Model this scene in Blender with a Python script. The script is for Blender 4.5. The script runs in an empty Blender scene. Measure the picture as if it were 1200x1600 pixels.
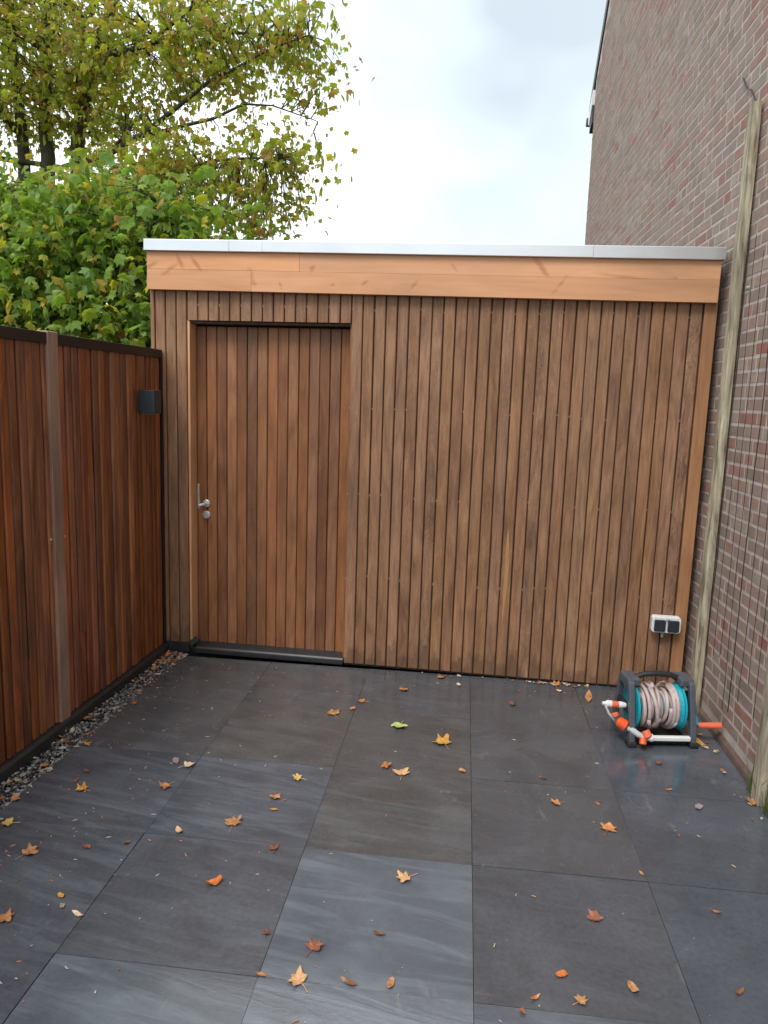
import bpy, bmesh, math, random
from math import sin, cos, pi, radians, atan2, sqrt, hypot
from mathutils import Vector, Matrix, noise as mnoise

SC = bpy.context.scene
COL = SC.collection
R = random.Random(7)

# ------------------------------------------------------------------ camera
F_PX, PITCH, ROLL, YAW, CAM_H = 1150.0, .15538, .03226, -.10574, 1.6158
cd = bpy.data.cameras.new('camera')
cd.sensor_fit = 'VERTICAL'
cd.sensor_height = 24.0
cd.lens = 24.0 * F_PX / 1600.0
cd.clip_start = .05
cd.clip_end = 1500
cam = bpy.data.objects.new('camera', cd)
COL.objects.link(cam)
fwd = Vector((sin(YAW) * cos(PITCH), cos(YAW) * cos(PITCH), -sin(PITCH)))
r0 = Vector((cos(YAW), -sin(YAW), 0))
d0 = fwd.cross(r0)
c_right = r0 * cos(ROLL) - d0 * sin(ROLL)
c_down = d0 * cos(ROLL) + r0 * sin(ROLL)
cam.matrix_world = Matrix(((c_right.x, -c_down.x, -fwd.x, 0), (c_right.y, -c_down.y, -fwd.y, 0),
                           (c_right.z, -c_down.z, -fwd.z, CAM_H), (0, 0, 0, 1)))
SC.camera = cam


def project(p):
    q = Vector(p) - Vector((0, 0, CAM_H))
    w = q.dot(fwd)
    if w < .05:
        return None
    return 600 + F_PX * q.dot(c_right) / w, 800 + F_PX * q.dot(c_down) / w, w


# ------------------------------------------------------------------ node helpers
class N:
    """thin wrapper round a node tree"""
    def __init__(self, tree):
        self.t = tree

    def add(self, kind, **kw):
        n = self.t.nodes.new(kind)
        ins = kw.pop('ins', {})
        for k, v in kw.items():
            setattr(n, k, v)
        for k, v in ins.items():
            s = n.inputs[k]
            if hasattr(v, 'is_output') or isinstance(v, bpy.types.NodeSocket):
                self.t.links.new(v, s)
            else:
                s.default_value = v
        return n

    def math(self, op, a, b=0.0, clamp=False):
        return self.add('ShaderNodeMath', operation=op, use_clamp=clamp, ins={0: a, 1: b}).outputs[0]

    def vmath(self, op, a, b=(0, 0, 0)):
        return self.add('ShaderNodeVectorMath', operation=op, ins={0: a, 1: b}).outputs[0]

    def noise(self, vec, scale, detail=4.0, rough=.55, dist=0.0):
        return self.add('ShaderNodeTexNoise', ins={'Vector': vec, 'Scale': scale, 'Detail': detail,
                                                   'Roughness': rough, 'Distortion': dist}).outputs['Fac']

    def ramp(self, fac, stops, interp='LINEAR'):
        n = self.add('ShaderNodeValToRGB', ins={'Fac': fac})
        cr = n.color_ramp
        cr.interpolation = interp
        while len(cr.elements) < len(stops):
            cr.elements.new(.5)
        for e, (p, c) in zip(cr.elements, stops):
            e.position = p
            e.color = (c if hasattr(c, '__len__') else (c, c, c)) if len(c if hasattr(c, '__len__') else (c, c, c)) == 4 else tuple(c if hasattr(c, '__len__') else (c, c, c)) + (1,)
        return n.outputs['Color']

    def mix(self, fac, a, b, mode='MIX'):
        def c4(x):
            return x if isinstance(x, bpy.types.NodeSocket) else (tuple(x) + (1,) if len(x) == 3 else x)
        n = self.add('ShaderNodeMix', data_type='RGBA', blend_type=mode)
        for s, v in ((n.inputs[0], fac), (n.inputs[6], c4(a)), (n.inputs[7], c4(b))):
            if isinstance(v, bpy.types.NodeSocket):
                self.t.links.new(v, s)
            else:
                s.default_value = v
        return n.outputs[2]


def mat_base(name):
    m = bpy.data.materials.new(name)
    m.use_nodes = True
    n = N(m.node_tree)
    b = m.node_tree.nodes['Principled BSDF']
    return m, n, b


def plug(m, src, dst):
    if isinstance(src, bpy.types.NodeSocket):
        m.node_tree.links.new(src, dst)
    else:
        dst.default_value = src


# ------------------------------------------------------------------ world, sun, exposure
world = bpy.data.worlds.new('World')
SC.world = world
world.use_nodes = True
wn = N(world.node_tree)
bg = world.node_tree.nodes['Background']
SUN_DIR = Vector((.30, .62, -1.0)).normalized()          # the way the light travels
el = math.asin(-SUN_DIR.z)
rot = atan2(-SUN_DIR.x, -SUN_DIR.y)
sky = wn.add('ShaderNodeTexSky', sky_type='NISHITA', sun_disc=False, sun_elevation=el, sun_rotation=rot % (2 * pi),
             air_density=1.0, dust_density=2.0, ozone_density=1.0)
tc = wn.add('ShaderNodeTexCoord').outputs['Generated']
mp = wn.add('ShaderNodeMapping', ins={'Vector': tc, 'Scale': (1.0, 1.0, 1.9), 'Location': (3.62, .1, 1.9)}).outputs[0]
cl = wn.noise(mp, 2.0, 3.5, .45, .2)
cl2 = wn.noise(mp, 1.1, 3, .5, .2)
cloud = wn.ramp(cl, [(.36, (4.1, 4.65, 5.1)), (.47, (5.5, 6.3, 6.55)), (.56, (8.8, 9.2, 9.4))])
skyc = wn.mix(wn.ramp(cl2, [(.3, .82), (.55, .97)]), sky.outputs[0], cloud)
plug(world, skyc, bg.inputs['Color'])
bg.inputs['Strength'].default_value = .1

sl = bpy.data.lights.new('sun', 'SUN')
sl.energy = 1.3
sl.angle = radians(24)
sl.color = (1.0, .965, .92)
sun = bpy.data.objects.new('sun', sl)
COL.objects.link(sun)
sun.rotation_euler = SUN_DIR.to_track_quat('-Z', 'Y').to_euler()
sun.location = (-2, -4, 12)

SC.view_settings.view_transform = 'Standard'
SC.view_settings.look = 'None'
SC.view_settings.exposure = .93
SC.view_settings.gamma = 1
SC.view_settings.use_curve_mapping = False
SC.render.engine = 'CYCLES'
SC.cycles.max_bounces = 8
SC.cycles.diffuse_bounces = 3
SC.cycles.transparent_max_bounces = 4


# ------------------------------------------------------------------ mesh helpers
class MB:
    def __init__(self):
        self.v, self.f = [], []

    def quad_box(self, c8):
        b = len(self.v)
        self.v += [tuple(p) for p in c8]
        for q in ((0, 3, 2, 1), (4, 5, 6, 7), (0, 1, 5, 4), (1, 2, 6, 5), (2, 3, 7, 6), (3, 0, 4, 7)):
            self.f.append(tuple(b + i for i in q))
        return self

    def box(self, x0, x1, y0, y1, z0, z1):
        return self.quad_box([(x0, y0, z0), (x1, y0, z0), (x1, y1, z0), (x0, y1, z0),
                              (x0, y0, z1), (x1, y0, z1), (x1, y1, z1), (x0, y1, z1)])

    def prism(self, poly, a0, a1, axis):
        """poly in the two other axes (cyclic order), extruded from a0 to a1 along axis"""
        b = len(self.v)
        n = len(poly)
        for a in (a0, a1):
            for (p, q) in poly:
                self.v.append({'x': (a, p, q), 'y': (p, a, q), 'z': (p, q, a)}[axis])
        for i in range(n):
            j = (i + 1) % n
            self.f.append((b + i, b + j, b + n + j, b + n + i))
        self.f.append(tuple(b + i for i in reversed(range(n))))
        self.f.append(tuple(b + n + i for i in range(n)))
        return self

    def tube(self, pts, r, n=8, caps=True):
        pts = [Vector(p) for p in pts]
        rs = r if hasattr(r, '__len__') else [r] * len(pts)
        b = len(self.v)
        up = None
        for i, p in enumerate(pts):
            t = (pts[min(i + 1, len(pts) - 1)] - pts[max(i - 1, 0)]).normalized()
            if up is None:
                up = t.orthogonal().normalized()
            up = (up - t * up.dot(t)).normalized()
            s = t.cross(up)
            for k in range(n):
                a = 2 * pi * k / n
                self.v.append(tuple(p + (up * cos(a) + s * sin(a)) * rs[i]))
        for i in range(len(pts) - 1):
            for k in range(n):
                l = (k + 1) % n
                self.f.append((b + i * n + k, b + i * n + l, b + (i + 1) * n + l, b + (i + 1) * n + k))
        if caps:
            self.f.append(tuple(b + k for k in reversed(range(n))))
            e = b + (len(pts) - 1) * n
            self.f.append(tuple(e + k for k in range(n)))
        return self

    def lathe(self, prof, origin, axis, n=24):
        """prof: (distance along axis, radius) list"""
        o, a = Vector(origin), Vector(axis).normalized()
        u = a.orthogonal().normalized()
        w = a.cross(u)
        b = len(self.v)
        for (h, r) in prof:
            for k in range(n):
                t = 2 * pi * k / n
                self.v.append(tuple(o + a * h + (u * cos(t) + w * sin(t)) * max(r, 1e-4)))
        for i in range(len(prof) - 1):
            for k in range(n):
                l = (k + 1) % n
                self.f.append((b + i * n + k, b + i * n + l, b + (i + 1) * n + l, b + (i + 1) * n + k))
        self.f.append(tuple(b + k for k in reversed(range(n))))
        e = b + (len(prof) - 1) * n
        self.f.append(tuple(e + k for k in range(n)))
        return self

    def mesh(self, name, m, bevel=0.0, seg=1, smooth=False, fix=False):
        me = bpy.data.meshes.new(name)
        me.from_pydata(self.v, [], self.f)
        if bevel or fix:
            bm = bmesh.new()
            bm.from_mesh(me)
            if fix:
                bmesh.ops.recalc_face_normals(bm, faces=bm.faces)
            if bevel:
                es = [e for e in bm.edges if len(e.link_faces) == 2 and e.calc_face_angle(0) > .5]
                bmesh.ops.bevel(bm, geom=es, offset=bevel, segments=seg, affect='EDGES', profile=.5, clamp_overlap=True)
            bm.to_mesh(me)
            bm.free()
        if smooth:
            for p in me.polygons:
                p.use_smooth = True
        me.materials.append(m)
        return me

    def build(self, name, m, parent=None, loc=(0, 0, 0), rot=(0, 0, 0), **kw):
        return link(name, self.mesh(name, m, **kw), parent, loc, rot)


def link(name, me, parent=None, loc=(0, 0, 0), rot=(0, 0, 0)):
    o = bpy.data.objects.new(name, me)
    COL.objects.link(o)
    o.parent = parent
    o.location = loc
    o.rotation_euler = rot
    return o


def tag(o, label=None, cat=None, group=None, kind=None):
    for k, v in (('label', label), ('category', cat), ('group', group), ('kind', kind)):
        if v:
            o[k] = v
    return o


def empty(name, loc, rz=0.0):
    o = bpy.data.objects.new(name, None)
    o.empty_display_size = .1
    COL.objects.link(o)
    o.location = loc
    o.rotation_euler = (0, 0, rz)
    return o


# ------------------------------------------------------------------ materials
def wood(name, dark, light, axis='z', fine=70, wave=13, blotch=2.4, rough=.55, value=.32, hue=.012, sat=.25, spec=.4, bump=.25, hair=0.0, foot=0.0,
         marks=None, markcol=None, contrast=1.0, knots=False):
    m, n, b = mat_base(name)
    tcn = n.add('ShaderNodeTexCoord').outputs['Object']
    oi = n.add('ShaderNodeObjectInfo').outputs['Random']
    off = n.add('ShaderNodeCombineXYZ', ins={0: n.math('MULTIPLY', oi, 37.0), 1: n.math('MULTIPLY', oi, 91.0), 2: n.math('MULTIPLY', oi, 53.0)}).outputs[0]
    v = n.vmath('ADD', tcn, off)
    sc = {'z': (1, 1, .055), 'x': (.055, 1, 1)}[axis]
    sc2 = {'z': (1, 1, .16), 'x': (.12, 1, 1)}[axis]
    sc3 = {'z': (1.6, 1, .75), 'x': (.5, 1, 1.6)}[axis]
    v1 = n.vmath('MULTIPLY', v, sc)
    v2 = n.vmath('MULTIPLY', v, sc2)
    v3 = n.vmath('MULTIPLY', v, sc3)
    g1 = n.noise(v1, fine, 6, .62, .4)
    g2 = n.noise(v2, wave, 3, .55, 2.2)
    g3 = n.noise(v3, blotch, 4, .55, .6)
    s = n.math('ADD', n.math('MULTIPLY', g1, .5), n.math('MULTIPLY', g2, .5))
    lo, hi = .5 - .20 / contrast, .5 + .20 / contrast
    col = n.ramp(s, [(lo, dark), (hi, light)])
    bl = n.ramp(g3, [(.3, .62), (.5, .95), (.7, 1.2)])
    col = n.mix(.75, col, bl, 'MULTIPLY')
    if hair:
        q = n.add('ShaderNodeVectorRotate', rotation_type='Y_AXIS', ins={'Vector': v, 'Angle': n.math('MULTIPLY', n.math('SUBTRACT', g2, .5), .22)}).outputs[0]
        h1 = n.noise(n.vmath('MULTIPLY', q, (1, 1, .05)), 150, 3, .7, .8)
        h2 = n.noise(n.vmath('MULTIPLY', q, (1, 1, .085)), 55, 3, .6, 1.4)
        col = n.mix(hair, col, n.ramp(n.math('ADD', n.math('MULTIPLY', h1, .55), n.math('MULTIPLY', h2, .45)), [(.38, .50), (.5, 1.0), (.62, 1.42)]), 'MULTIPLY')
    if foot:
        zz = n.add('ShaderNodeSeparateXYZ', ins={0: tcn}).outputs[2]
        e = n.math('SUBTRACT', zz, n.math('MULTIPLY', n.math('SUBTRACT', n.noise(n.vmath('MULTIPLY', v, (1, 1, .4)), 9, 4, .6), .42), .55))
        col = n.mix(n.ramp(e, [(0.0, foot), (.05, 0.0)]), col, (.075, .042, .026))
    if knots:
        vv = n.add('ShaderNodeTexVoronoi', ins={'Vector': n.vmath('MULTIPLY', v, (1.5, 1, .42)), 'Scale': 3.2}).outputs['Distance']
        kf = n.ramp(vv, [(.02, .35), (.055, 1.0)])
        col = n.mix(.8, col, kf, 'MULTIPLY')
    if marks:
        acc = None
        for (mx, mz, ang, lx, lz) in marks:
            q = n.vmath('SUBTRACT', tcn, (mx, 0, mz))
            q = n.add('ShaderNodeVectorRotate', rotation_type='Y_AXIS', ins={'Vector': q, 'Angle': ang}).outputs[0]
            q = n.vmath('MULTIPLY', q, (1 / lx, 0, 1 / lz))
            d = n.add('ShaderNodeVectorMath', operation='LENGTH', ins={0: q}).outputs['Value']
            d = n.math('ADD', d, n.math('MULTIPLY', n.math('SUBTRACT', g2, .5), 2.6))
            acc = d if acc is None else n.math('MINIMUM', acc, d)
        mf = n.ramp(acc, [(.1, .6), (.5, .3), (1.15, 0.0)])
        col = n.mix(mf, col, markcol)
    hs = n.add('ShaderNodeHueSaturation', ins={
        'Hue': n.math('ADD', .5 - hue / 2, n.math('MULTIPLY', n.math('FRACT', n.math('MULTIPLY', oi, 7.31)), hue)),
        'Saturation': n.math('ADD', 1 - sat * .55, n.math('MULTIPLY', n.math('FRACT', n.math('MULTIPLY', oi, 3.77)), sat)),
        'Value': n.math('ADD', 1 - value / 2, n.math('MULTIPLY', oi, value)), 'Color': col})
    plug(m, hs.outputs[0], b.inputs['Base Color'])
    plug(m, n.math('ADD', rough - .08, n.math('MULTIPLY', g1, .16)), b.inputs['Roughness'])
    b.inputs['Specular IOR Level'].default_value = spec
    bp = n.add('ShaderNodeBump', ins={'Strength': bump, 'Distance': .004, 'Height': s})
    plug(m, bp.outputs[0], b.inputs['Normal'])
    return m


def plain(name, col, rough=.5, metal=0.0, spec=.5, var=.12, scale=18, bump=0.0):
    m, n, b = mat_base(name)
    tcn = n.add('ShaderNodeTexCoord').outputs['Object']
    g = n.noise(tcn, scale, 5, .6)
    c0 = tuple(c * (1 - var) for c in col)
    c1 = tuple(min(1, c * (1 + var)) for c in col)
    plug(m, n.ramp(g, [(.3, c0), (.7, c1)]), b.inputs['Base Color'])
    plug(m, n.math('ADD', rough - .06, n.math('MULTIPLY', g, .12)), b.inputs['Roughness'])
    b.inputs['Metallic'].default_value = metal
    b.inputs['Specular IOR Level'].default_value = spec
    if bump:
        plug(m, n.add('ShaderNodeBump', ins={'Strength': bump, 'Distance': .003, 'Height': g}).outputs[0], b.inputs['Normal'])
    return m


M = {}
M['cladding'] = wood('cladding_wood', (.185, .086, .042), (.39, .215, .118), value=.16, hue=.006, sat=.10, rough=.56, contrast=1.1, fine=110, hair=.95, foot=.5, knots=True)
M['door_wood'] = wood('door_wood', (.145, .058, .026), (.34, .153, .070), value=.5, hue=.008, sat=.15, hair=.45, rough=.52, wave=9, fine=80, contrast=1.0)
M['trim_wood'] = wood('trim_wood', (.30, .145, .058), (.46, .25, .115), value=.1, rough=.5, blotch=1.5)
M['streak_wood'] = wood('streak_wood', (.36, .19, .09), (.52, .30, .16), value=.0, rough=.5, blotch=1.5)
M['jamb_wood'] = wood('jamb_wood', (.60, .33, .16), (.75, .46, .25), value=.1, rough=.5, blotch=1.5)
FASCIA_MARKS = [(-1.19, .13, .5, .05, .012), (-1.02, .17, -1.1, .06, .014), (-1.09, .10, .6, .07, .016), (-.92, .15, -.9, .06, .011),
                (-.58, .06, .35, .02, .07), (-.42, .04, .3, .012, .04), (-.24, .13, -.5, .014, .03), (-.12, .05, .4, .02, .012),
                (.06, .06, .7, .03, .012), (.33, .05, .9, .05, .014), (.55, .15, -.8, .05, .014), (1.02, .15, -.9, .075, .017),
                (1.12, .08, .9, .06, .015), (1.7, .12, .2, .02, .01), (1.45, .12, 1.5, .012, .16)]
M['fascia'] = wood('fascia_wood', (.62, .30, .145), (.78, .415, .225), axis='x', fine=50, wave=7, blotch=1.2, value=0.0, hue=0.0, sat=.06,
                   rough=.5, contrast=.8, marks=FASCIA_MARKS, markcol=(.40, .15, .05))
M['slat'] = wood('slat_wood', (.085, .029, .015), (.42, .145, .055), value=.8, hue=.014, hair=.4, rough=.34, wave=8, fine=55, blotch=1.3, spec=.5, contrast=1.1)
M['fence_post'] = wood('fence_post_wood', (.25, .145, .11), (.43, .28, .215), value=.1, rough=.55, wave=7, spec=.4)
M['grey_post'] = wood('weathered_post_wood', (.15, .115, .075), (.64, .57, .41), value=.12, hair=.5, knots=True, rough=.75, wave=16, fine=60, contrast=1.5, spec=.3, bump=.7, blotch=3)
M['dark_gap'] = plain('dark_backing', (.078, .045, .028), .8)
M['black_rail'] = plain('black_paint', (.012, .010, .010), .45)
M['charcoal'] = plain('charcoal_plastic', (.028, .030, .034), .42, var=.25)
M['membrane'] = plain('roof_membrane', (.03, .03, .032), .7)
M['aluminium'] = plain('mill_aluminium', (.80, .82, .84), .34, metal=.85, var=.05, scale=5)
M['steel'] = plain('brushed_steel', (.72, .70, .68), .4, metal=.7, var=.06)
M['lamp_body'] = plain('lamp_charcoal', (.030, .042, .052), .5, var=.1)
M['white_plastic'] = plain('white_plastic', (.74, .75, .75), .4, var=.04)
M['flap'] = plain('socket_flap', (.022, .030, .040), .45, var=.1)
M['clear'] = plain('clear_grey_plastic', (.35, .36, .36), .35)
M['reel_grey'] = plain('reel_grey_plastic', (.085, .094, .112), .42, var=.12)
M['reel_dark'] = plain('reel_dark_plastic', (.018, .019, .022), .5)
M['teal'] = plain('turquoise_plastic', (.006, .34, .43), .38, var=.06)
M['orange'] = plain('orange_plastic', (.80, .105, .022), .4, var=.06)
M['coral'] = plain('coral_grip', (.80, .16, .075), .45, var=.06)
M['grey_plastic'] = plain('pale_grey_plastic', (.45, .46, .48), .4)
M['hose'] = plain('hose_rubber', (.48, .385, .37), .45, var=.14, scale=30)
M['soil'] = plain('dark_soil', (.035, .025, .018), .9, var=.5, scale=40, bump=.6)
M['wire'] = plain('dark_wire', (.03, .026, .022), .5)
M['roof_tile'] = plain('dark_roof_tile', (.035, .036, .042), .55)
M['bark'] = plain('maple_bark', (.055, .050, .032), .85, var=.45, scale=12, bump=.8)
M['clip'] = plain('clip_metal', (.42, .36, .28), .5)


def brick_mat():
    m, n, b = mat_base('old_brick')
    oi = n.add('ShaderNodeObjectInfo').outputs['Random']
    isl = n.add('ShaderNodeNewGeometry').outputs['Random Per Island']
    rnd = n.math('FRACT', n.math('ADD', isl, oi))
    tcn = n.add('ShaderNodeTexCoord').outputs['Object']
    v = n.vmath('ADD', tcn, n.add('ShaderNodeCombineXYZ', ins={0: n.math('MULTIPLY', rnd, 31.0), 1: n.math('MULTIPLY', oi, 17.0), 2: 0.0}).outputs[0])
    base = n.ramp(rnd, [(0.0, (.27, .205, .180)), (.2, (.33, .255, .230)), (.34, (.36, .250, .220)), (.48, (.28, .220, .200)),
                        (.6, (.38, .315, .280)), (.72, (.35, .235, .205)), (.84, (.345, .205, .180)), (.90, (.33, .155, .13)), (.93, (.29, .23, .20)), (1.0, (.38, .265, .22))])
    g = n.noise(v, 26, 6, .65)
    g2 = n.noise(v, 7, 3, .6)
    col = n.mix(1.0, n.mix(.8, base, n.ramp(g, [(.25, .72), (.55, 1.0), (.75, 1.18)]), 'MULTIPLY'), (.985, .955, .885), 'MULTIPLY')
    col = n.mix(n.ramp(g2, [(.52, 0.0), (.72, .45)]), col, (.33, .275, .25))
    plug(m, col, b.inputs['Base Color'])
    b.inputs['Roughness'].default_value = .82
    b.inputs['Specular IOR Level'].default_value = .3
    bp = n.add('ShaderNodeBump', ins={'Strength': .5, 'Distance': .004, 'Height': g})
    plug(m, bp.outputs[0], b.inputs['Normal'])
    return m


M['brick'] = brick_mat()
M['mortar'] = plain('lime_mortar', (.49, .425, .385), .9, var=.22, scale=9, bump=.4)
M['plinth'] = plain('stained_plinth', (.16, .105, .085), .75, var=.3, scale=10, bump=.4)


def slate_mat():
    """object colour: R adds gloss, G browns the slab, B paints reflected sky as a pale tint and streaks"""
    m, n, b = mat_base('wet_slate')
    oi = n.add('ShaderNodeObjectInfo')
    sep = n.add('ShaderNodeSeparateColor', ins={0: oi.outputs['Color']})
    gl, br, sky_sheen = sep.outputs[0], sep.outputs[1], sep.outputs[2]
    tcn = n.add('ShaderNodeTexCoord').outputs['Object']
    off = n.add('ShaderNodeCombineXYZ', ins={0: n.math('MULTIPLY', oi.outputs['Random'], 43.0), 1: n.math('MULTIPLY', oi.outputs['Random'], 71.0), 2: 0.0}).outputs[0]
    v = n.vmath('ADD', tcn, off)
    vs = n.vmath('MULTIPLY', n.add('ShaderNodeVectorRotate', rotation_type='Z_AXIS', ins={'Vector': v, 'Angle': .16}).outputs[0], (.9, 5.2, 1))
    g = n.noise(v, 3.2, 6, .6, .6)            # damp patches
    f = n.noise(v, 60, 5, .65)                # cleft grain
    s = n.noise(vs, 2.6, 5, .6, 1.2)          # smears across the slab, for bump and painted sky streaks
    sp = n.noise(v, 15, 4, .6, .8)
    base = n.mix(br, (.070, .080, .101), (.087, .085, .083))
    base = n.mix(.8, base, n.ramp(g, [(.3, .72), (.7, 1.3)]), 'MULTIPLY')
    base = n.mix(.5, base, n.ramp(f, [(.3, .7), (.7, 1.3)]), 'MULTIPLY')
    och = n.math('MULTIPLY', n.ramp(sp, [(.6, 0.0), (.72, .5)]), br)
    base = n.mix(och, base, (.105, .078, .040))
    base = n.mix(n.math('MULTIPLY', n.math('SUBTRACT', sky_sheen, .5, True), 1.7, True), base, n.mix(.6, (.150, .176, .206), n.ramp(g, [(.3, .6), (.7, 1.3)]), 'MULTIPLY'))  # hazy sky sheen painted in as a paler, bluer base
    sm = n.math('MULTIPLY', n.ramp(s, [(.46, 0.0), (.68, 1.0)]), sky_sheen)
    base = n.mix(n.math('MULTIPLY', sm, .55), base, (.22, .26, .30))  # pale sky reflections painted into the colour as streaks
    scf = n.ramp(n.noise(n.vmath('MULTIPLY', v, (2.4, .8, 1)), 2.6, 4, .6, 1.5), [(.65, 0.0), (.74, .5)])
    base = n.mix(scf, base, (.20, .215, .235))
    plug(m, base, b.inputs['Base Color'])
    rough = n.math('SUBTRACT', n.math('ADD', .28, n.math('MULTIPLY', n.math('SUBTRACT', g, .5), .6)), n.math('MULTIPLY', gl, .20))
    rough = n.math('SUBTRACT', rough, n.math('MULTIPLY', sm, .10))
    plug(m, n.math('MAXIMUM', rough, .12), b.inputs['Roughness'])
    b.inputs['Specular IOR Level'].default_value = .85
    h = n.math('ADD', n.math('MULTIPLY', f, .5), n.math('MULTIPLY', s, 1.6))
    bp = n.add('ShaderNodeBump', ins={'Strength': .13, 'Distance': .004, 'Height': h})
    plug(m, bp.outputs[0], b.inputs['Normal'])
    return m


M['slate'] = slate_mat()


def leaf_mat(name, stops, trans=.35, rough=.5, island=True):
    m, n, b = mat_base(name)
    oi = n.add('ShaderNodeObjectInfo').outputs['Random']
    isl = n.add('ShaderNodeNewGeometry').outputs['Random Per Island']
    rnd = n.math('FRACT', n.math('ADD', isl, oi))
    tcn = n.add('ShaderNodeTexCoord').outputs['Object']
    g = n.noise(tcn, 22, 3, .6)
    col = n.ramp(rnd, stops)
    col = n.mix(.7, col, n.ramp(g, [(.3, .75), (.7, 1.2)]), 'MULTIPLY')
    plug(m, col, b.inputs['Base Color'])
    b.inputs['Roughness'].default_value = rough
    b.inputs['Specular IOR Level'].default_value = .35
    tr = n.add('ShaderNodeBsdfTranslucent')
    plug(m, n.mix(1.0, col, (1.25, 1.3, .7), 'MULTIPLY'), tr.inputs['Color'])
    mx = n.add('ShaderNodeMixShader', ins={0: trans})
    out = m.node_tree.nodes['Material Output']
    m.node_tree.links.new(b.outputs[0], mx.inputs[1])
    m.node_tree.links.new(tr.outputs[0], mx.inputs[2])
    m.node_tree.links.new(mx.outputs[0], out.inputs['Surface'])
    return m


M['maple_leaf'] = leaf_mat('autumn_maple_leaf', [(0, (.26, .33, .05)), (.18, (.38, .42, .06)), (.36, (.30, .37, .06)), (.5, (.48, .47, .07)),
                                                 (.62, (.38, .36, .08)), (.76, (.42, .23, .09)), (.82, (.30, .40, .08)), (.94, (.62, .48, .07)), (1, (.42, .22, .09))], .55)
M['bush_leaf'] = leaf_mat('green_maple_leaf', [(0, (.15, .24, .03)), (.2, (.23, .36, .06)), (.4, (.26, .41, .11)), (.55, (.17, .26, .035)), (.7, (.33, .41, .06)),
                                               (.82, (.22, .39, .14)), (.90, (.44, .45, .06)), (.96, (.62, .50, .07)), (1, (.40, .20, .08))], .5, .6)
M['grass'] = leaf_mat('grass_blade', [(0, (.06, .11, .03)), (.5, (.12, .17, .05)), (1, (.25, .22, .10))], .25)


def ground_leaf_mat(name, c, c2):
    m, n, b = mat_base(name)
    tcn = n.add('ShaderNodeTexCoord').outputs['Object']
    oi = n.add('ShaderNodeObjectInfo').outputs['Random']
    v = n.vmath('ADD', tcn, n.add('ShaderNodeCombineXYZ', ins={0: n.math('MULTIPLY', oi, 9.0), 1: 0.0, 2: 0.0}).outputs[0])
    g = n.noise(v, 30, 5, .65)
    g2 = n.noise(v, 90, 3, .6)
    col = n.mix(n.ramp(g, [(.38, 0.0), (.66, 1.0)]), c, c2)
    col = n.mix(.6, col, n.ramp(g2, [(.3, .7), (.7, 1.2)]), 'MULTIPLY')
    plug(m, col, b.inputs['Base Color'])
    b.inputs['Roughness'].default_value = .42
    b.inputs['Specular IOR Level'].default_value = .45
    return m


LC = {
    'tan': ground_leaf_mat('tan_leaf', (.56, .30, .13), (.34, .13, .045)),
    'peach': ground_leaf_mat('peach_leaf', (.72, .44, .24), (.55, .27, .11)),
    'orange': ground_leaf_mat('orange_leaf', (.60, .27, .09), (.38, .13, .045)),
    'bright': ground_leaf_mat('bright_orange_leaf', (.66, .19, .04), (.40, .10, .025)),
    'brown': ground_leaf_mat('brown_leaf', (.26, .115, .05), (.12, .05, .025)),
    'red': ground_leaf_mat('red_brown_leaf', (.34, .125, .065), (.18, .065, .04)),
    'yellow': ground_leaf_mat('yellow_leaf', (.74, .55, .16), (.55, .36, .09)),
    'golden': ground_leaf_mat('golden_leaf', (.68, .37, .07), (.46, .21, .04)),
    'lime': ground_leaf_mat('yellow_green_leaf', (.60, .62, .22), (.42, .50, .13)),
    'cream': ground_leaf_mat('cream_leaf', (.76, .60, .42), (.58, .40, .24)),
    'mauve': ground_leaf_mat('mauve_leaf', (.36, .28, .28), (.22, .17, .17)),
}


def pebble_mat():
    m, n, b = mat_base('wet_gravel')
    isl = n.add('ShaderNodeNewGeometry').outputs['Random Per Island']
    plug(m, n.ramp(isl, [(0, (.03, .03, .032)), (.35, (.11, .11, .115)), (.6, (.21, .21, .215)), (.8, (.36, .35, .34)), (.93, (.52, .50, .48)), (1, (.14, .09, .06))]), b.inputs['Base Color'])
    b.inputs['Roughness'].default_value = .35
    return m


M['pebble'] = pebble_mat()
M['litter'] = None

# ------------------------------------------------------------------ ground
g = MB()
g.v = [(-250, -250, -.045), (250, -250, -.045), (250, 250, -.045), (-250, 250, -.045)]
g.f = [(0, 1, 2, 3)]
tag(g.build('ground', M['soil']), kind='structure')

# the terrace: five columns of 60 cm slates, set on a grid
terrace = tag(empty('terrace', (0, 0, 0)), kind='structure')
jb = MB().box(-1.702, 1.30, -1.95, 4.2, -.044, -.012)
jb.build('joint_bed', M['soil'], terrace)
XS = [-1.702 + .6 * i for i in range(6)]
YS = [4.19 - .6 * i for i in range(11)]
sm = MB().box(-.2991, .2991, -.2993, .2993, -.03, 0).mesh('slate_tile', M['slate'])
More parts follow.
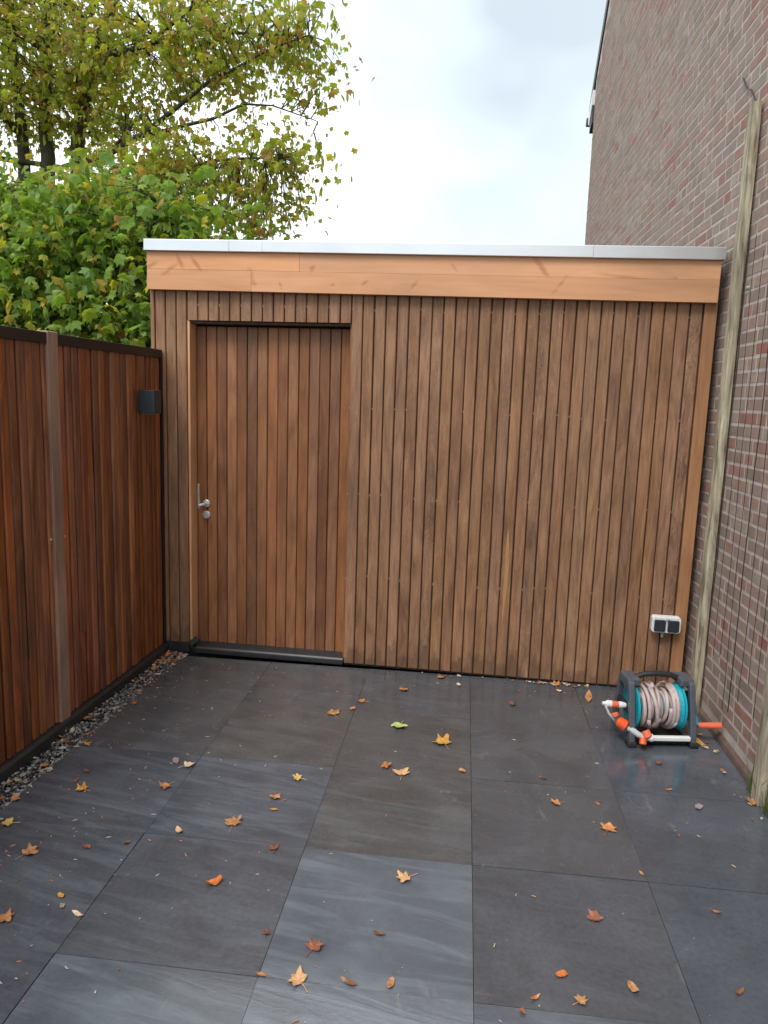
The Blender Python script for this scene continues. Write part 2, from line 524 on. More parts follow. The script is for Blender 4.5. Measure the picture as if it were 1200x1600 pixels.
# gloss, brown, painted sky sheen for (row, column)
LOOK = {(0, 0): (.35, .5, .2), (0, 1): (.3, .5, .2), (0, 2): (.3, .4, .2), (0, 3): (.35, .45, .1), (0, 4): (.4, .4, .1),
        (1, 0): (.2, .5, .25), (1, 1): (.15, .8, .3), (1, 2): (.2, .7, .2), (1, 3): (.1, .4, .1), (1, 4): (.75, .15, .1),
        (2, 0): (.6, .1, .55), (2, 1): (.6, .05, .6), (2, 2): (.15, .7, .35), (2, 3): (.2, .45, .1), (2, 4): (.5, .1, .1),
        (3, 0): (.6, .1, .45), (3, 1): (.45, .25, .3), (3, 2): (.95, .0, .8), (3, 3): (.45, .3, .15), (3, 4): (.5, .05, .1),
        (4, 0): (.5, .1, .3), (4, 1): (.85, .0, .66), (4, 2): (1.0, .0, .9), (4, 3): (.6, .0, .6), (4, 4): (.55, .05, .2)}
for r_ in range(10):
    for c_ in range(5):
        t = link('slate_tile', sm, terrace, ((XS[c_] + XS[c_ + 1]) / 2, (YS[r_] + YS[r_ + 1]) / 2, R.uniform(-.0014, .0014)),
                 (R.uniform(-.0035, .0035), R.uniform(-.0035, .0035), R.choice((0, 0, 0)) + R.uniform(-.0012, .0012)))
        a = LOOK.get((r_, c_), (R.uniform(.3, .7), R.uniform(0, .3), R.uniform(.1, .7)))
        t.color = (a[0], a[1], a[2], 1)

# gravel strip along the fence
gb = MB().box(-1.90, -1.7025, -.4, 4.26, -.044, -.02)
tag(gb.build('gravel_bed', M['soil']), kind='structure')
ico = bmesh.new()
bmesh.ops.create_icosphere(ico, subdivisions=1, radius=1)
icov = [v.co.copy() for v in ico.verts]
icof = [tuple(v.index for v in f.verts) for f in ico.faces]
ico.free()
pb = MB()
for i in range(6000):
    y = R.uniform(.4, 4.22)
    spill = .0 + .055 * max(0, (y - 2.6) / 1.6)
    x = R.uniform(-1.83 - .0 * y, -1.705) if R.random() < .8 else -1.70 + abs(R.gauss(0, .6)) * spill
    on = x > -1.702
    s = R.uniform(.003, .0075) * (.75 if on else 1)
    z = (0 if on else R.uniform(-.02, -.004)) + s * .5
    b0 = len(pb.v)
    sx, sy, sz = s * R.uniform(.8, 1.4), s * R.uniform(.8, 1.4), s * R.uniform(.5, .9)
    a = R.uniform(0, pi)
    for v in icov:
        k = R.uniform(.85, 1.15)
        px_, py_ = v.x * sx * k, v.y * sy * k
        pb.v.append((x + px_ * cos(a) - py_ * sin(a), y + px_ * sin(a) + py_ * cos(a), z + v.z * sz * k))
    pb.f += [tuple(b0 + j for j in f) for f in icof]
tag(pb.build('gravel', M['pebble']), kind='stuff')
# strip of earth between the slates and the house wall
sb = MB().box(1.301, 1.42, -.5, 4.14, -.044, -.006)
tag(sb.build('soil_strip', M['soil']), kind='structure')

# ------------------------------------------------------------------ shed
SH_RZ = math.atan(-.034)
shed = tag(empty('garden_shed', (-.65, 4.216, 0), SH_RZ),
           'flat roofed garden shed clad in vertical brown boards with a recessed door', 'shed')
PITCH_B = .0649
D_OP0, D_OP1 = -.99, -.017                    # door opening
TOPZ = 2.195


def board_mesh(w, h, d=.019, name='board', m='cladding', z0=0.0):
    # bevelled batten, origin at the middle of its foot, front at y = 0
    hw = w / 2
    poly = [(-hw, d), (-hw, .004), (-hw + .004, 0), (hw - .004, 0), (hw, .004), (hw, d)]
    return MB().prism(poly, z0, z0 + h, 'z').mesh(name, M[m], fix=True)


def put_board(me, x, z, par=shed, y=0.0, name='board', rz=0.0):
    return link(name, me, par, (x, y + R.uniform(-.0015, .0015), z), (0, R.uniform(-.0006, .0006), rz + R.uniform(-.006, .006)))


bw = PITCH_B - .0064
full = [board_mesh(bw + d, TOPZ - .018) for d in (0, .001, -.0012)]
left_full = [board_mesh(bw, TOPZ - .066), board_mesh(bw + .001, TOPZ - .064)]
short = [board_mesh(bw, TOPZ - 2.02, z0=1.0), board_mesh(bw + .001, TOPZ - 2.019, z0=1.0)]
x = D_OP1 + .001 + PITCH_B / 2
nright = 0
while x < 1.868 - .02:
    put_board(R.choice(full), x, .018)
    x += PITCH_B
    nright += 1
x_end = x - PITCH_B / 2
for i in range(15):
    put_board(short[i % 2], D_OP0 + PITCH_B / 2 + i * PITCH_B - .001, 1.02)
for i in range(3):
    put_board(left_full[i % 2], D_OP0 - .002 - PITCH_B / 2 - i * PITCH_B, .066)
put_board(board_mesh(.024, TOPZ - .066), -1.2035, .066)
# plain light corner trim against the house
ct = MB().box(x_end + .006, 1.935, -.006, .07, .02, TOPZ - .002)
ct.build('corner_trim', M['trim_wood'], shed, bevel=.002)
# sheathing behind the boards and the rest of the walls
bk = MB()
bk.box(-1.21, D_OP0 - .004, .020, .13, .03, TOPZ)
bk.box(D_OP0 - .004, D_OP1 + .004, .020, .13, 2.022, TOPZ)
bk.box(D_OP1 + .004, 1.90, .020, .13, .0, TOPZ)
bk.box(-1.21, 1.90, .156, 3.0, .0, TOPZ - .004)
bk.build('sheathing', M['dark_gap'], shed)
# little metal clips that show in every second groove
cb = MB()
for k in range(0, nright):
    gx = D_OP1 + .001 + k * PITCH_B
    for zz in (2.10, 1.545, 1.045, .55):
        if (k % 2 == 0 and R.random() < .7) or R.random() < .08:
            z = zz + R.uniform(-.012, .012) - .008 * k / 29
            cb.box(gx - .0018, gx + .0018, .008, .018, z - .005, z + .005)
for k in range(1, 15, 2):
    gx = D_OP0 + k * PITCH_B
    cb.box(gx - .0022, gx + .0022, .006, .018, 2.10, 2.114)
tag(cb.build('cladding_clips', M['clip'], shed), kind='stuff')
# a pale streak in the grain of one board and a knot hole
pk = MB()
pts = [(0, 0), (.006, .09), (.018, .25), (.021, .42), (.016, .50), (.009, .56), (.004, .60), (-.003, .50), (-.002, .36), (-.004, .2)]
bx = D_OP1 + .001 + 14.5 * PITCH_B
pk.prism([(bx - .008 + a, .30 + c) for a, c in pts], -.0006, .004, 'y')
pk.build('sapwood_streak', M['streak_wood'], shed, fix=True)
kn = MB().lathe([(0, .009), (.002, .008), (.0022, .001)], (.985, -.0004, 1.70), (0, -1, 0), 10)
for i, v in enumerate(kn.v):
    kn.v[i] = (v[0], v[1] + .003, 1.70 + (v[2] - 1.70) * 1.9)
kn.build('knot', M['dark_gap'], shed)

# fascia: two rows of boards, joints staggered
FA = .0108                                     # the roof falls slightly
roof_e = empty('roof', (-1.213, 0, 2.186))
roof_e.parent = shed
roof_e.rotation_euler = (0, FA, 0)


def fascia(x0, x1, z0, z1, dy):
    # origin shared with the roof, so that the printed knots run on
    b = MB().box(x0 + 1.213, x1 + 1.213, -.042 + dy, -.004, z0, z1)
    for i, v in enumerate(b.v):
        b.v[i] = (v[0] - 1.213, v[1], v[2])
    return b.build('fascia_board', M['fascia'], roof_e, (1.213, 0, 0), bevel=.0007)


fascia(-1.213, -.3135, .1136, .217, 0)
fascia(-.3125, 1.922, .1136, .219, .0004)
fascia(-1.213, -.5905, .000, .1130, .0006)
fascia(-.5895, 1.922, .000, .1130, 0)
MB().box(.012, 3.125, -.004, .02, .0, .215).build('fascia_backing', M['dark_gap'], roof_e)
MB().box(.0, 3.13, -.02, 2.95, .222, .250).build('roof_membrane', M['membrane'], roof_e)
# aluminium edge trim in lengths
seg = [-1.219, -.716, -.524, 1.272, 1.930]
for i in range(4):
    a, c = seg[i] + 1.213 + (.0008 if i else 0), seg[i + 1] + 1.213 - .0008
    poly = [(-.062, .214), (-.058, .211), (-.058, .268), (.06, .272), (.06, .276), (-.060, .274), (-.062, .271)]
    MB().prism(poly, a, c, 'x').build('edge_trim', M['aluminium'], roof_e, (0, R.uniform(-.0012, .0012), R.uniform(-.0008, .0008)), fix=True)
MB().prism([(-.062, .212), (.06, .212), (.06, .275), (-.062, .275)], 3.1435, 3.1465, 'x').build('edge_trim', M['aluminium'], roof_e)
MB().prism([(-.062, .212), (.06, .212), (.06, .275), (-.062, .275)], -.0095, -.0065, 'x').build('edge_trim', M['aluminium'], roof_e)

# door, set back in its opening
MB().box(D_OP0 - .001, D_OP0 + .013, .006, .113, .03, 2.018).build('door_jamb', M['jamb_wood'], shed, bevel=.001)
MB().box(D_OP1 - .008, D_OP1 + .0035, .022, .113, .03, 2.018).build('door_jamb', M['door_wood'], shed)
MB().box(D_OP0 + .015, D_OP1 - .009, .024, .127, 2.004, 2.0185).build('door_head', M['dark_gap'], shed)
door = MB().box(D_OP0 + .02, D_OP1 - .012, .090, .125, .05, 1.99).build('door', M['dark_gap'], shed, (0, .027, 0))
dw = (D_OP1 - .010 - (D_OP0 + .017)) / 15
dm = [board_mesh(dw - .004, 1.945, .018, 'door_board', 'door_wood'), board_mesh(dw - .0032, 1.945, .018, 'door_board', 'door_wood')]
for i in range(15):
    put_board(dm[i % 2], D_OP0 + .017 + dw * (i + .5), .048, door, .068, 'door_board')
hx = -.915
hd = MB().lathe([(0, .024), (.007, .024), (.009, .021)], (hx, .068, .932), (0, -1, 0), 20)
hd.tube([(hx, .062, .932), (hx, .020, .932)], .009, 10)
hd.tube([(hx, .022, .932), (hx - .012, .012, .930), (hx - .024, .010, .925)], .009, 10)
hd.build('door_handle', M['steel'], door, smooth=False)
hb = MB().box(hx - .032, hx - .022, .004, .020, .905, 1.058)
hb.build('handle_lever', M['steel'], door, bevel=.003)
lk = MB().lathe([(0, .025), (.007, .025), (.010, .020), (.011, .010)], (hx, .068, .862), (0, -1, 0), 20)
lk.prism([(hx - .005, .845), (hx + .005, .845), (hx + .005, .868), (hx - .005, .868)], .044, .058, 'y')
lk.build('door_lock', M['steel'], door)
# dark threshold, plinth strip and a rolled-up flap of membrane
MB().prism([(.001, .0), (.001, .030), (.010, .042), (.093, .050), (.117, .050), (.117, .0)], D_OP0 + .014, D_OP1 - .002, 'x').build('threshold', M['charcoal'], shed, fix=True, bevel=.003)
MB().box(-1.20, D_OP0 - .005, .004, .019, .0, .064).build('plinth_strip', M['charcoal'], shed, bevel=.002)
fl = MB()
pts = []
for i in range(15):
    t = i / 14
    a = 3.6 * t
    pts.append((-.012 + .026 * sin(a), .012 + .036 * t * 0 + .014 * (1 - cos(a))))
poly = [(p, q) for p, q in pts] + [(p * .8, q * .8 + .003) for p, q in reversed(pts)]
fl.prism(poly, -.012, .07, 'y')
fl.build('membrane_flap', M['charcoal'], shed, (-.972, -.02, .035), (.25, .1, -.25), fix=True)

# ------------------------------------------------------------------ slatted fence
FRZ = atan2(-1.58, -.047)
fence = tag(empty('slatted_fence', (-1.80, 4.25, 0), FRZ), 'dark red brown fence of narrow vertical slats under a black rail', 'fence')
FP = .0585


def slat_mesh(h, w):
    hw = (FP - .0100) / 2 + w
    p = [(-hw, -.020), (-hw, -.007), (-hw + .006, 0), (hw - .006, 0), (hw, -.007), (hw, -.020)]
    return MB().prism(p, 0, h, 'z').mesh('slat', M['slat'], fix=True)


nfs = int(4.6 / FP)
for i in range(nfs):
    u = .016 + FP * (i + .5)
    if 1.075 < u < 1.155 or 2.938 < u < 3.018:
        continue
    cuts = [0, 1.745]
    if R.random() < .3:
        cuts.insert(1, R.uniform(.3, 1.5))
    for z0, z1 in zip(cuts, cuts[1:]):
        link('slat', slat_mesh(z1 - z0 - .0012, R.uniform(-.0012, .001)), fence, (u + R.uniform(-.0008, .0008), R.uniform(-.004, .002), .055 + z0), (R.uniform(-.0012, .0012), R.uniform(-.001, .001), R.uniform(-.06, .06)))
MB().box(.0, 4.62, -.036, -.024, .03, 1.80).build('fence_backing', M['black_rail'], fence)
for u0, u1 in ((.002, 1.074), (1.156, 2.936), (3.020, 4.62)):
    MB().box(u0, u1, -.045, .008, 1.797, 1.846).build('cap_rail', M['black_rail'], fence, bevel=.002)
MB().box(-.012, .014, -.03, .006, .05, 1.797).build('end_batten', M['black_rail'], fence)
for u in (1.115, 2.978):
    po = MB().box(-.0400, .0400, -.05, .011, .0, 1.853)
    p = po.build('fence_post', M['fence_post'], fence, (u, 0, 0), bevel=.004)
    bo = MB()
    bo.lathe([(0, .007), (.003, .0065), (.005, .003)], (-.053, -.001, .925), (0, 1, 0), 10)
    bo.build('bolt', M['steel'], p)
    bo = MB().lathe([(0, .007), (.003, .0065), (.005, .003)], (.053, -.001, .93), (0, 1, 0), 10)
    bo.build('bolt', M['steel'], p)
for u0, u1 in ((.0, 2.2), (2.202, 4.62)):
    MB().prism([(-.03, -.03), (.026, -.03), (.026, .040), (.016, .050), (-.03, .052)], u0, u1, 'x').build('kickboard', M['charcoal'], fence, fix=True, bevel=.002)

# wall lamp on the fence
lamp = tag(empty('wall_lamp', (-1.808, 3.985, 1.545), FRZ), 'small dark grey box lamp mounted high on the slatted fence beside the shed', 'wall lamp')
MB().box(-.044, .044, .0, .012, -.05, .05).build('back_plate', M['lamp_body'], lamp, bevel=.002)
lb = MB()
lb.box(-.046, .046, .012, .098, -.064, .066)
lb.build('housing', M['lamp_body'], lamp, bevel=.004, seg=2)
MB().box(-.036, .036, .022, .088, -.067, -.0645).build('lens', M['clear'], lamp)

# ------------------------------------------------------------------ brick house
house = tag(empty('brick_house', (1.32, 0, 0)), 'tall old brick house with a plain gable wall beside the terrace', 'house')
Y0W, YEAVE, ZEAVE, YR = -3.0, 9.45, 5.33, 3.2
ZR = ZEAVE + (YEAVE - YR)
ZE2 = ZR - (YR - Y0W)
hw_ = MB().prism([(Y0W, -.3), (YEAVE, -.3), (YEAVE, ZEAVE), (YR, ZR), (Y0W, ZE2)], .0006, 7.0, 'x')
hw_.build('wall', M['mortar'], house, fix=True)
# bricks: every one real, the nearest 300 in view as objects of their own
CP, JT = .0635, .0130
BH = CP - JT
bricks = []
rows = int(7.3 / CP)
for r_ in range(1, rows):
    z = .02 + r_ * CP + BH / 2
    y = .75 + R.uniform(-.1, .1)
    row_kind = r_ % 2
    while y < YEAVE:
        p = .30 if row_kind else .62
        ln = .098 if R.random() < p else .208
        if R.random() < .06:
            ln *= R.uniform(.85, .97)
        if y + ln > YEAVE:
            ln = YEAVE - y
        if ln < .03:
            break
        yc = y + ln / 2
        if z + BH / 2 < ZEAVE + (YEAVE - yc) - .12:
            bricks.append((yc, z, ln))
        y += ln + JT


def brick_rank(b):
    q = project((1.32, b[0], b[1]))
    if not q or not (-10 < q[0] < 1212 and -10 < q[1] < 1610):
        return None
    if b[0] > 4.16 and q[0] < 1131 and q[1] > 388:
        return None
    if b[0] > 4.1:
        # behind the shed's corner
        if q[1] > 388:
            return None
    return b[2] * BH * 1.32 / q[2] ** 3


ranked = [(brick_rank(b), i) for i, b in enumerate(bricks)]
near = set(i for _, i in sorted([t for t in ranked if t[0]], reverse=True)[:300])
bm_cache = {}


def brick_mesh(ln, k):
    key = (round(ln, 3), k)
    if key not in bm_cache:
        rr = random.Random(hash(key) & 0xffff)
        h = ln / 2
        c8 = [(-.0007, -h, -BH / 2), (.06, -h, -BH / 2), (.06, h, -BH / 2), (-.0007, h, -BH / 2),
              (-.0007, -h, BH / 2), (.06, -h, BH / 2), (.06, h, BH / 2), (-.0007, h, BH / 2)]
        c8 = [(a + rr.uniform(-.0004, .0003), b_ + rr.uniform(-.0025, .0025), c + rr.uniform(-.0022, .0022)) for a, b_, c in c8]
        mb = MB().quad_box(c8)
        bm_cache[key] = mb.mesh('brick', M['brick'], bevel=.0016)
    return bm_cache[key]


rest = MB()
for i, (yc, z, ln) in enumerate(bricks):
    dx, rx = R.uniform(-.0007, .0004), R.uniform(-.003, .003)
    if i in near:
        link('brick', brick_mesh(ln, R.randrange(4)), house, (dx, yc, z + R.uniform(-.001, .001)), (rx, 0, R.uniform(-.004, .004)))
    else:
        h = ln / 2
        j = lambda s: R.uniform(-s, s)
        c8 = [(-.0007, -h, -BH / 2), (.04, -h, -BH / 2), (.04, h, -BH / 2), (-.0007, h, -BH / 2),
              (-.0007, -h, BH / 2), (.04, -h, BH / 2), (.04, h, BH / 2), (-.0007, h, BH / 2)]
        rest.quad_box([(a + dx + j(.0004), yc + b_ + j(.003), z + c + j(.0025)) for a, b_, c in c8])
tag(rest.build('brickwork', M['brick'], house), kind='stuff')
MB().prism([(.02, -.05), (.02, .042), (-.004, .040), (-.014, .022), (-.022, -.05)], .7, 4.1, 'y').build('plinth', M['plinth'], house, fix=True)
# roof with verge and eaves
n45 = sqrt(.5)
for s in (0, 1):
    if s == 0:
        p = [(YR, ZR + .02), (YEAVE + .30, ZEAVE - .28), (YEAVE + .38, ZEAVE - .20), (YR, ZR + .20)]
    else:
        p = [(YR, ZR + .02), (YR, ZR + .20), (Y0W - .56, ZE2 - .38), (Y0W - .48, ZE2 - .46)]
    MB().prism(p, -.014, 7.1, 'x').build('roof_slope', M['roof_tile'], house, fix=True)
MB().prism([(YEAVE + .004, ZEAVE - .10), (YEAVE + .24, ZEAVE - .24), (YEAVE + .24, ZEAVE - .40), (YEAVE + .15, ZEAVE - .44), (YEAVE + .004, ZEAVE - .26)], -.03, 6.9, 'x').build('boxed_eave', M['white_plastic'], house, fix=True)
MB().prism([(YEAVE + .002, ZEAVE - .27), (YEAVE + .15, ZEAVE - .45), (YEAVE + .15, ZEAVE - .53), (YEAVE + .002, ZEAVE - .46)], -.02, 6.9, 'x').build('eave_trim', M['roof_tile'], house, fix=True)
gu = MB()
gu.tube([(-.04, YEAVE + .31, ZEAVE - .35), (6.95, YEAVE + .31, ZEAVE - .35)], .05, 12)
gu.build('gutter', M['roof_tile'], house)
an = MB().lathe([(0, .010), (.012, .010), (.016, .006)], (.0, 3.82, 2.186), (-1, 0, 0), 12)
an.build('wall_plug', M['clear'], house)
crk = MB().tube([(-.006, 4.20, 3.27), (-.008, 4.12, 3.19), (-.006, 4.06, 3.16), (-.007, 3.97, 3.07)], .0035, 5)
crk.build('cable', M['wire'], house)  # dark tube added to stand for a crack in the wall

# ------------------------------------------------------------------ post and wire trellis on the house wall
trel = tag(empty('wire_trellis', (1.288, 3.9, 0)), 'weathered timber post trellis strung with dark upright wires on the brick wall', 'trellis')


def old_post(y, h, s):
    rr = random.Random(s)
    mb = MB()
    n, rings = 12, 34
    for i in range(rings):
        t = i / (rings - 1)
        z = h * t
        w = .038 + .002 * mnoise.noise(Vector((s, t * 6, 0))) - (.004 if i == rings - 1 else 0)
        d = .021 + .0015 * mnoise.noise(Vector((s + 5, t * 7, 0)))
        ox = .0015 * mnoise.noise(Vector((s + 9, t * 2.2, 0)))
        oy = .003 * mnoise.noise(Vector((s + 12, t * 1.6, 0)))
        for k in range(n):
            a = 2 * pi * (k + .5) / n
            ca, sa = cos(a), sin(a)
            m_ = (abs(ca) ** 7 + abs(sa) ** 7) ** (-1 / 7)
            jit = 1 + .035 * mnoise.noise(Vector((k * 3.1 + s, t * 9, 2)))
            mb.v.append((ox + d * ca * m_ * jit, y + oy + w * sa * m_ * jit, z))
    for i in range(rings - 1):
        for k in range(n):
            l = (k + 1) % n
            mb.f.append((i * n + k, i * n + l, (i + 1) * n + l, (i + 1) * n + k))
    mb.f.append(tuple((rings - 1) * n + k for k in range(n)))
    mb.f.append(tuple(reversed(range(n))))
    return mb.build('trellis_post', M['grey_post'], trel, smooth=False, fix=True)


old_post(.005, 3.04, 1.7)
old_post(-.90, 3.02, 4.2)
yy = -.075
k = 0
while yy > -.85:
    zt, zb = R.uniform(2.25, 2.75), R.uniform(.16, .42)
    pts = []
    for i in range(26):
        t = i / 25
        z = zt + (zb - zt) * t
        pts.append((.012 + .006 * mnoise.noise(Vector((k * 4.3, t * 5, 0))), yy + .016 * mnoise.noise(Vector((k * 2.7 + 3, t * 3.4, 1))), z))
    MB().tube(pts, 0.0016 if k % 4 else .0026, 5).build('wire', M['wire'], trel)
    yy -= R.uniform(.078, .105)
    k += 1
# grass by the second post
gt = tag(empty('grass_tuft', (1.29, 3.0, -.006)), 'long green grass blades at the foot of the near trellis post', 'grass')
gm = MB()
for i in range(46):
    bx, by = R.uniform(-.02, .012), R.uniform(-.14, .10)
    a = R.uniform(0, 2 * pi)
    ln, bend = R.uniform(.08, .26), R.uniform(.1, .6)
    w = R.uniform(.002, .004)
    dx, dy = cos(a), sin(a)
    if dx > 0:
        dx *= .15
    b0 = len(gm.v)
    for j in range(5):
        t = j / 4
        o = bend * ln * t * t
        ww = w * (1 - t * .9)
        gm.v += [(bx + dx * o - dy * ww, by + dy * o + dx * ww, ln * t * (1 - .35 * bend * t)), (bx + dx * o + dy * ww, by + dy * o - dx * ww, ln * t * (1 - .35 * bend * t))]
    for j in range(4):
        q = b0 + j * 2
        gm.f.append((q, q + 1, q + 3, q + 2))
tag(gm.build('blades', M['grass'], gt), kind='stuff')

# ------------------------------------------------------------------ double socket
sock = tag(empty('outdoor_socket', (1.166, 4.148, .410), SH_RZ), 'white double outdoor socket with two dark flaps low on the shed cladding', 'socket')
hs = MB()
W2, H2 = .078, .046
poly = []
for (cx, cz, a0) in ((W2 - .016, H2 - .016, 0), (-W2 + .016, H2 - .016, 90), (-W2 + .016, -H2 + .016, 180), (W2 - .016, -H2 + .016, 270)):
    for k in range(5):
        a = radians(a0 + 22.5 * k)
        poly.append((cx + .016 * cos(a), cz + .016 * sin(a)))
hs.prism(poly, -.048, 0, 'y')
hs.build('housing', M['white_plastic'], sock, fix=True, bevel=.004, seg=2)
MB().box(-.008, .008, -.062, -.040, H2 - .012, H2 + .002).build('hinge_cover', M['white_plastic'], sock, bevel=.002)
for sx in (-1, 1):
    f_ = MB().prism([(sx * .036 - .028, -.036), (sx * .036 + .028, -.036), (sx * .036 + .030, -.030), (sx * .036 + .030, .024), (sx * .036 + .026, .030), (sx * .036 - .026, .030), (sx * .036 - .030, .024), (sx * .036 - .030, -.030)], -.060, -.045, 'y')
    f_.build('flap', M['flap'], sock, fix=True, bevel=.003)
gl_ = MB().tube([(-.012, -.026, -H2 + .002), (-.013, -.027, -H2 - .012), (-.016, -.030, -H2 - .030)], [.011, .010, .006], 10)
gl_.build('cable_gland', M['clear'], sock)
MB().tube([(-.016, -.030, -H2 - .028), (-.018, -.020, -H2 - .036), (-.018, .004, -H2 - .040)], .0045, 8).build('cable', M['wire'], sock)

# ------------------------------------------------------------------ hose reel
RZ = radians(8)
reel = tag(empty('hose_reel', (.992, 3.575, 0), RZ), 'grey and turquoise garden hose reel with pinkish hose standing on the slates', 'hose reel')
# side frames: closed rounded loops
for sx in (-1, 1):
    outer = [(-.125, 0), (.125, 0), (.135, .012), (.128, .05), (.092, .20), (.075, .285), (.062, .305), (-.062, .305), (-.078, .285), (-.098, .20), (-.136, .05), (-.140, .012)]
    inner = [(-.098, .030), (.095, .030), (.098, .05), (.070, .19), (.054, .262), (-.054, .262), (-.074, .19), (-.102, .05)]
    mb = MB()
    xa, xb = sx * .134, sx * .162
    n1, n2 = len(outer), len(inner)
    # ring built from short prisms round the loop
    def on(loop, t):
        t = t % 1 * len(loop)
        i = int(t) % len(loop)
        f = t - int(t)
        a, b = loop[i], loop[(i + 1) % len(loop)]
        return a[0] + (b[0] - a[0]) * f, a[1] + (b[1] - a[1]) * f
    from bisect import bisect
    NN = 40
    def polar(loop, ang, c=(0, .15)):
        best = None
        for i in range(len(loop)):
            a, b = loop[i], loop[(i + 1) % len(loop)]
            d = (cos(ang), sin(ang))
            e = (b[0] - a[0], b[1] - a[1])
            den = d[0] * e[1] - d[1] * e[0]
            if abs(den) < 1e-9:
                continue
            t = ((a[0] - c[0]) * e[1] - (a[1] - c[1]) * e[0]) / den
            u = ((a[0] - c[0]) * d[1] - (a[1] - c[1]) * d[0]) / den
            if t > 0 and -1e-6 <= u <= 1 + 1e-6 and (best is None or t < best):
                best = t
        return c[0] + cos(ang) * best, c[1] + sin(ang) * best
    for i in range(NN):
        a = 2 * pi * i / NN
        po, pi_ = polar(outer, a), polar(inner, a)
        mb.v += [(xa, po[0], po[1]), (xb, po[0], po[1]), (xb, pi_[0], pi_[1]), (xa, pi_[0], pi_[1])]
    for i in range(NN):
        j = (i + 1) % NN
        for k in range(4):
            l = (k + 1) % 4
            mb.f.append((i * 4 + k, i * 4 + l, j * 4 + l, j * 4 + k))
    mb.build('side_frame', M['reel_grey'], reel, fix=True, bevel=.004, seg=2)
    # hub bracket across the frame
    MB().box(min(sx * .137, sx * .158), max(sx * .137, sx * .158), -.100, .096, .135, .175).build('hub_bracket', M['reel_dark'], reel, bevel=.004)
    # foot
    MB().box(min(sx * .128, sx * .172), max(sx * .128, sx * .172), -.150, -.095, .0, .024).build('foot', M['reel_dark'], reel, bevel=.006, seg=2)
    # corner block where the handle meets the frame
    MB().box(min(sx * .098, sx * .164), max(sx * .098, sx * .164), -.058, .058, .272, .310).build('corner_block', M['reel_grey'], reel, bevel=.008, seg=2)
# carrying handle
hp = [(-.135, 0, .290), (-.10, 0, .298), (-.07, 0, .312), (0, 0, .318), (.07, 0, .312), (.10, 0, .298), (.135, 0, .290)]
MB().tube(hp, [.016, .015, .014, .014, .014, .015, .016], 10).build('carrying_handle', M['reel_dark'], reel, smooth=True)
DZ = .155
# drum flanges
for sx in (-1, 1):
    fl_ = MB().lathe([(0, .03), (.001, .112), (.004, .116), (.010, .116), (.013, .110), (.016, .05)], (sx * .107, 0, DZ), (sx, 0, 0), 32)
    if sx > 0:
        fl_.lathe([(0, .100), (.016, .112)], (sx * .089, 0, DZ), (sx, 0, 0), 32)
    fl_.build('flange', M['teal'], reel, smooth=False)
MB().lathe([(0, .055), (.2, .055)], (-.1, 0, DZ), (1, 0, 0), 24).build('drum_core', M['teal'], reel)
# wound hose: neat inner layers, loose crossing turns on top
hz = MB()
def wind(x0, x1, turns, r, ph, jit, n=8, hr=.0098):
    pts = []
    steps = int(turns * 26)
    for i in range(steps + 1):
        t = i / steps
        a = ph + 2 * pi * turns * t
        rr = r + .004 * sin(a * .37 + ph) + jit * mnoise.noise(Vector((a * .4, ph, r * 40)))
        x = x0 + (x1 - x0) * t + jit * 2.2 * mnoise.noise(Vector((a * .3, ph + 5, 0)))
        pts.append((max(-.094, min(.084, x)), rr * cos(a), DZ + rr * sin(a)))
    hz.tube(pts, hr, n)
wind(-.090, .080, 6.0, .064, 0, .001)
wind(.080, -.090, 4.6, .082, 1.1, .004)
wind(-.088, -.035, 2.1, .099, 2.2, .002)
wind(-.045, .075, 1.1, .103, 1.9, .003)
wind(.078, -.030, .72, .108, 3.6, .002)
wind(-.06, .060, .62, .111, 3.5, .002)
wind(-.01, -.075, .6, .107, 3.4, .002)
wind(.045, .080, 2.2, .098, 2.9, .002)
hz.build('hose', M['hose'], reel, smooth=True)
# crank on the house side
MB().lathe([(0, .035), (.002, .072), (.010, .075), (.018, .066), (.021, .02)], (.165, 0, DZ), (1, 0, 0), 28).build('crank_disc', M['teal'], reel)
cr_ = MB().prism([(-.025, DZ + .02), (.02, DZ + .02), (-.068, .075), (-.092, .095)], .176, .190, 'x')
cr_.build('crank_arm', M['teal'], reel, fix=True, bevel=.003)
MB().lathe([(0, .010), (.004, .0135), (.09, .0160), (.112, .0165), (.116, .012)], (.190, -.078, .088), (1, 0, 0), 16).build('crank_grip', M['coral'], reel, smooth=False)
# water inlet on the near side away from the house
MB().lathe([(0, .012), (.02, .016), (.034, .016), (.036, .012)], (-.160, -.045, .170), (-1, 0, .08), 14).build('inlet_collar', M['white_plastic'], reel)
MB().lathe([(0, .015), (.03, .0165), (.033, .012)], (-.197, -.045, .173), (-1, 0, .08), 14).build('inlet_connector', M['coral'], reel)
MB().lathe([(0, .0165), (.022, .0165), (.026, .010), (.044, .008)], (-.231, -.045, .176), (-1, 0, .08), 14).build('inlet_cap', M['white_plastic'], reel)
MB().tube([(-.262, -.048, .172), (-.245, -.062, .135), (-.222, -.075, .108)], .0055, 8).build('hose_clip', M['grey_plastic'], reel)
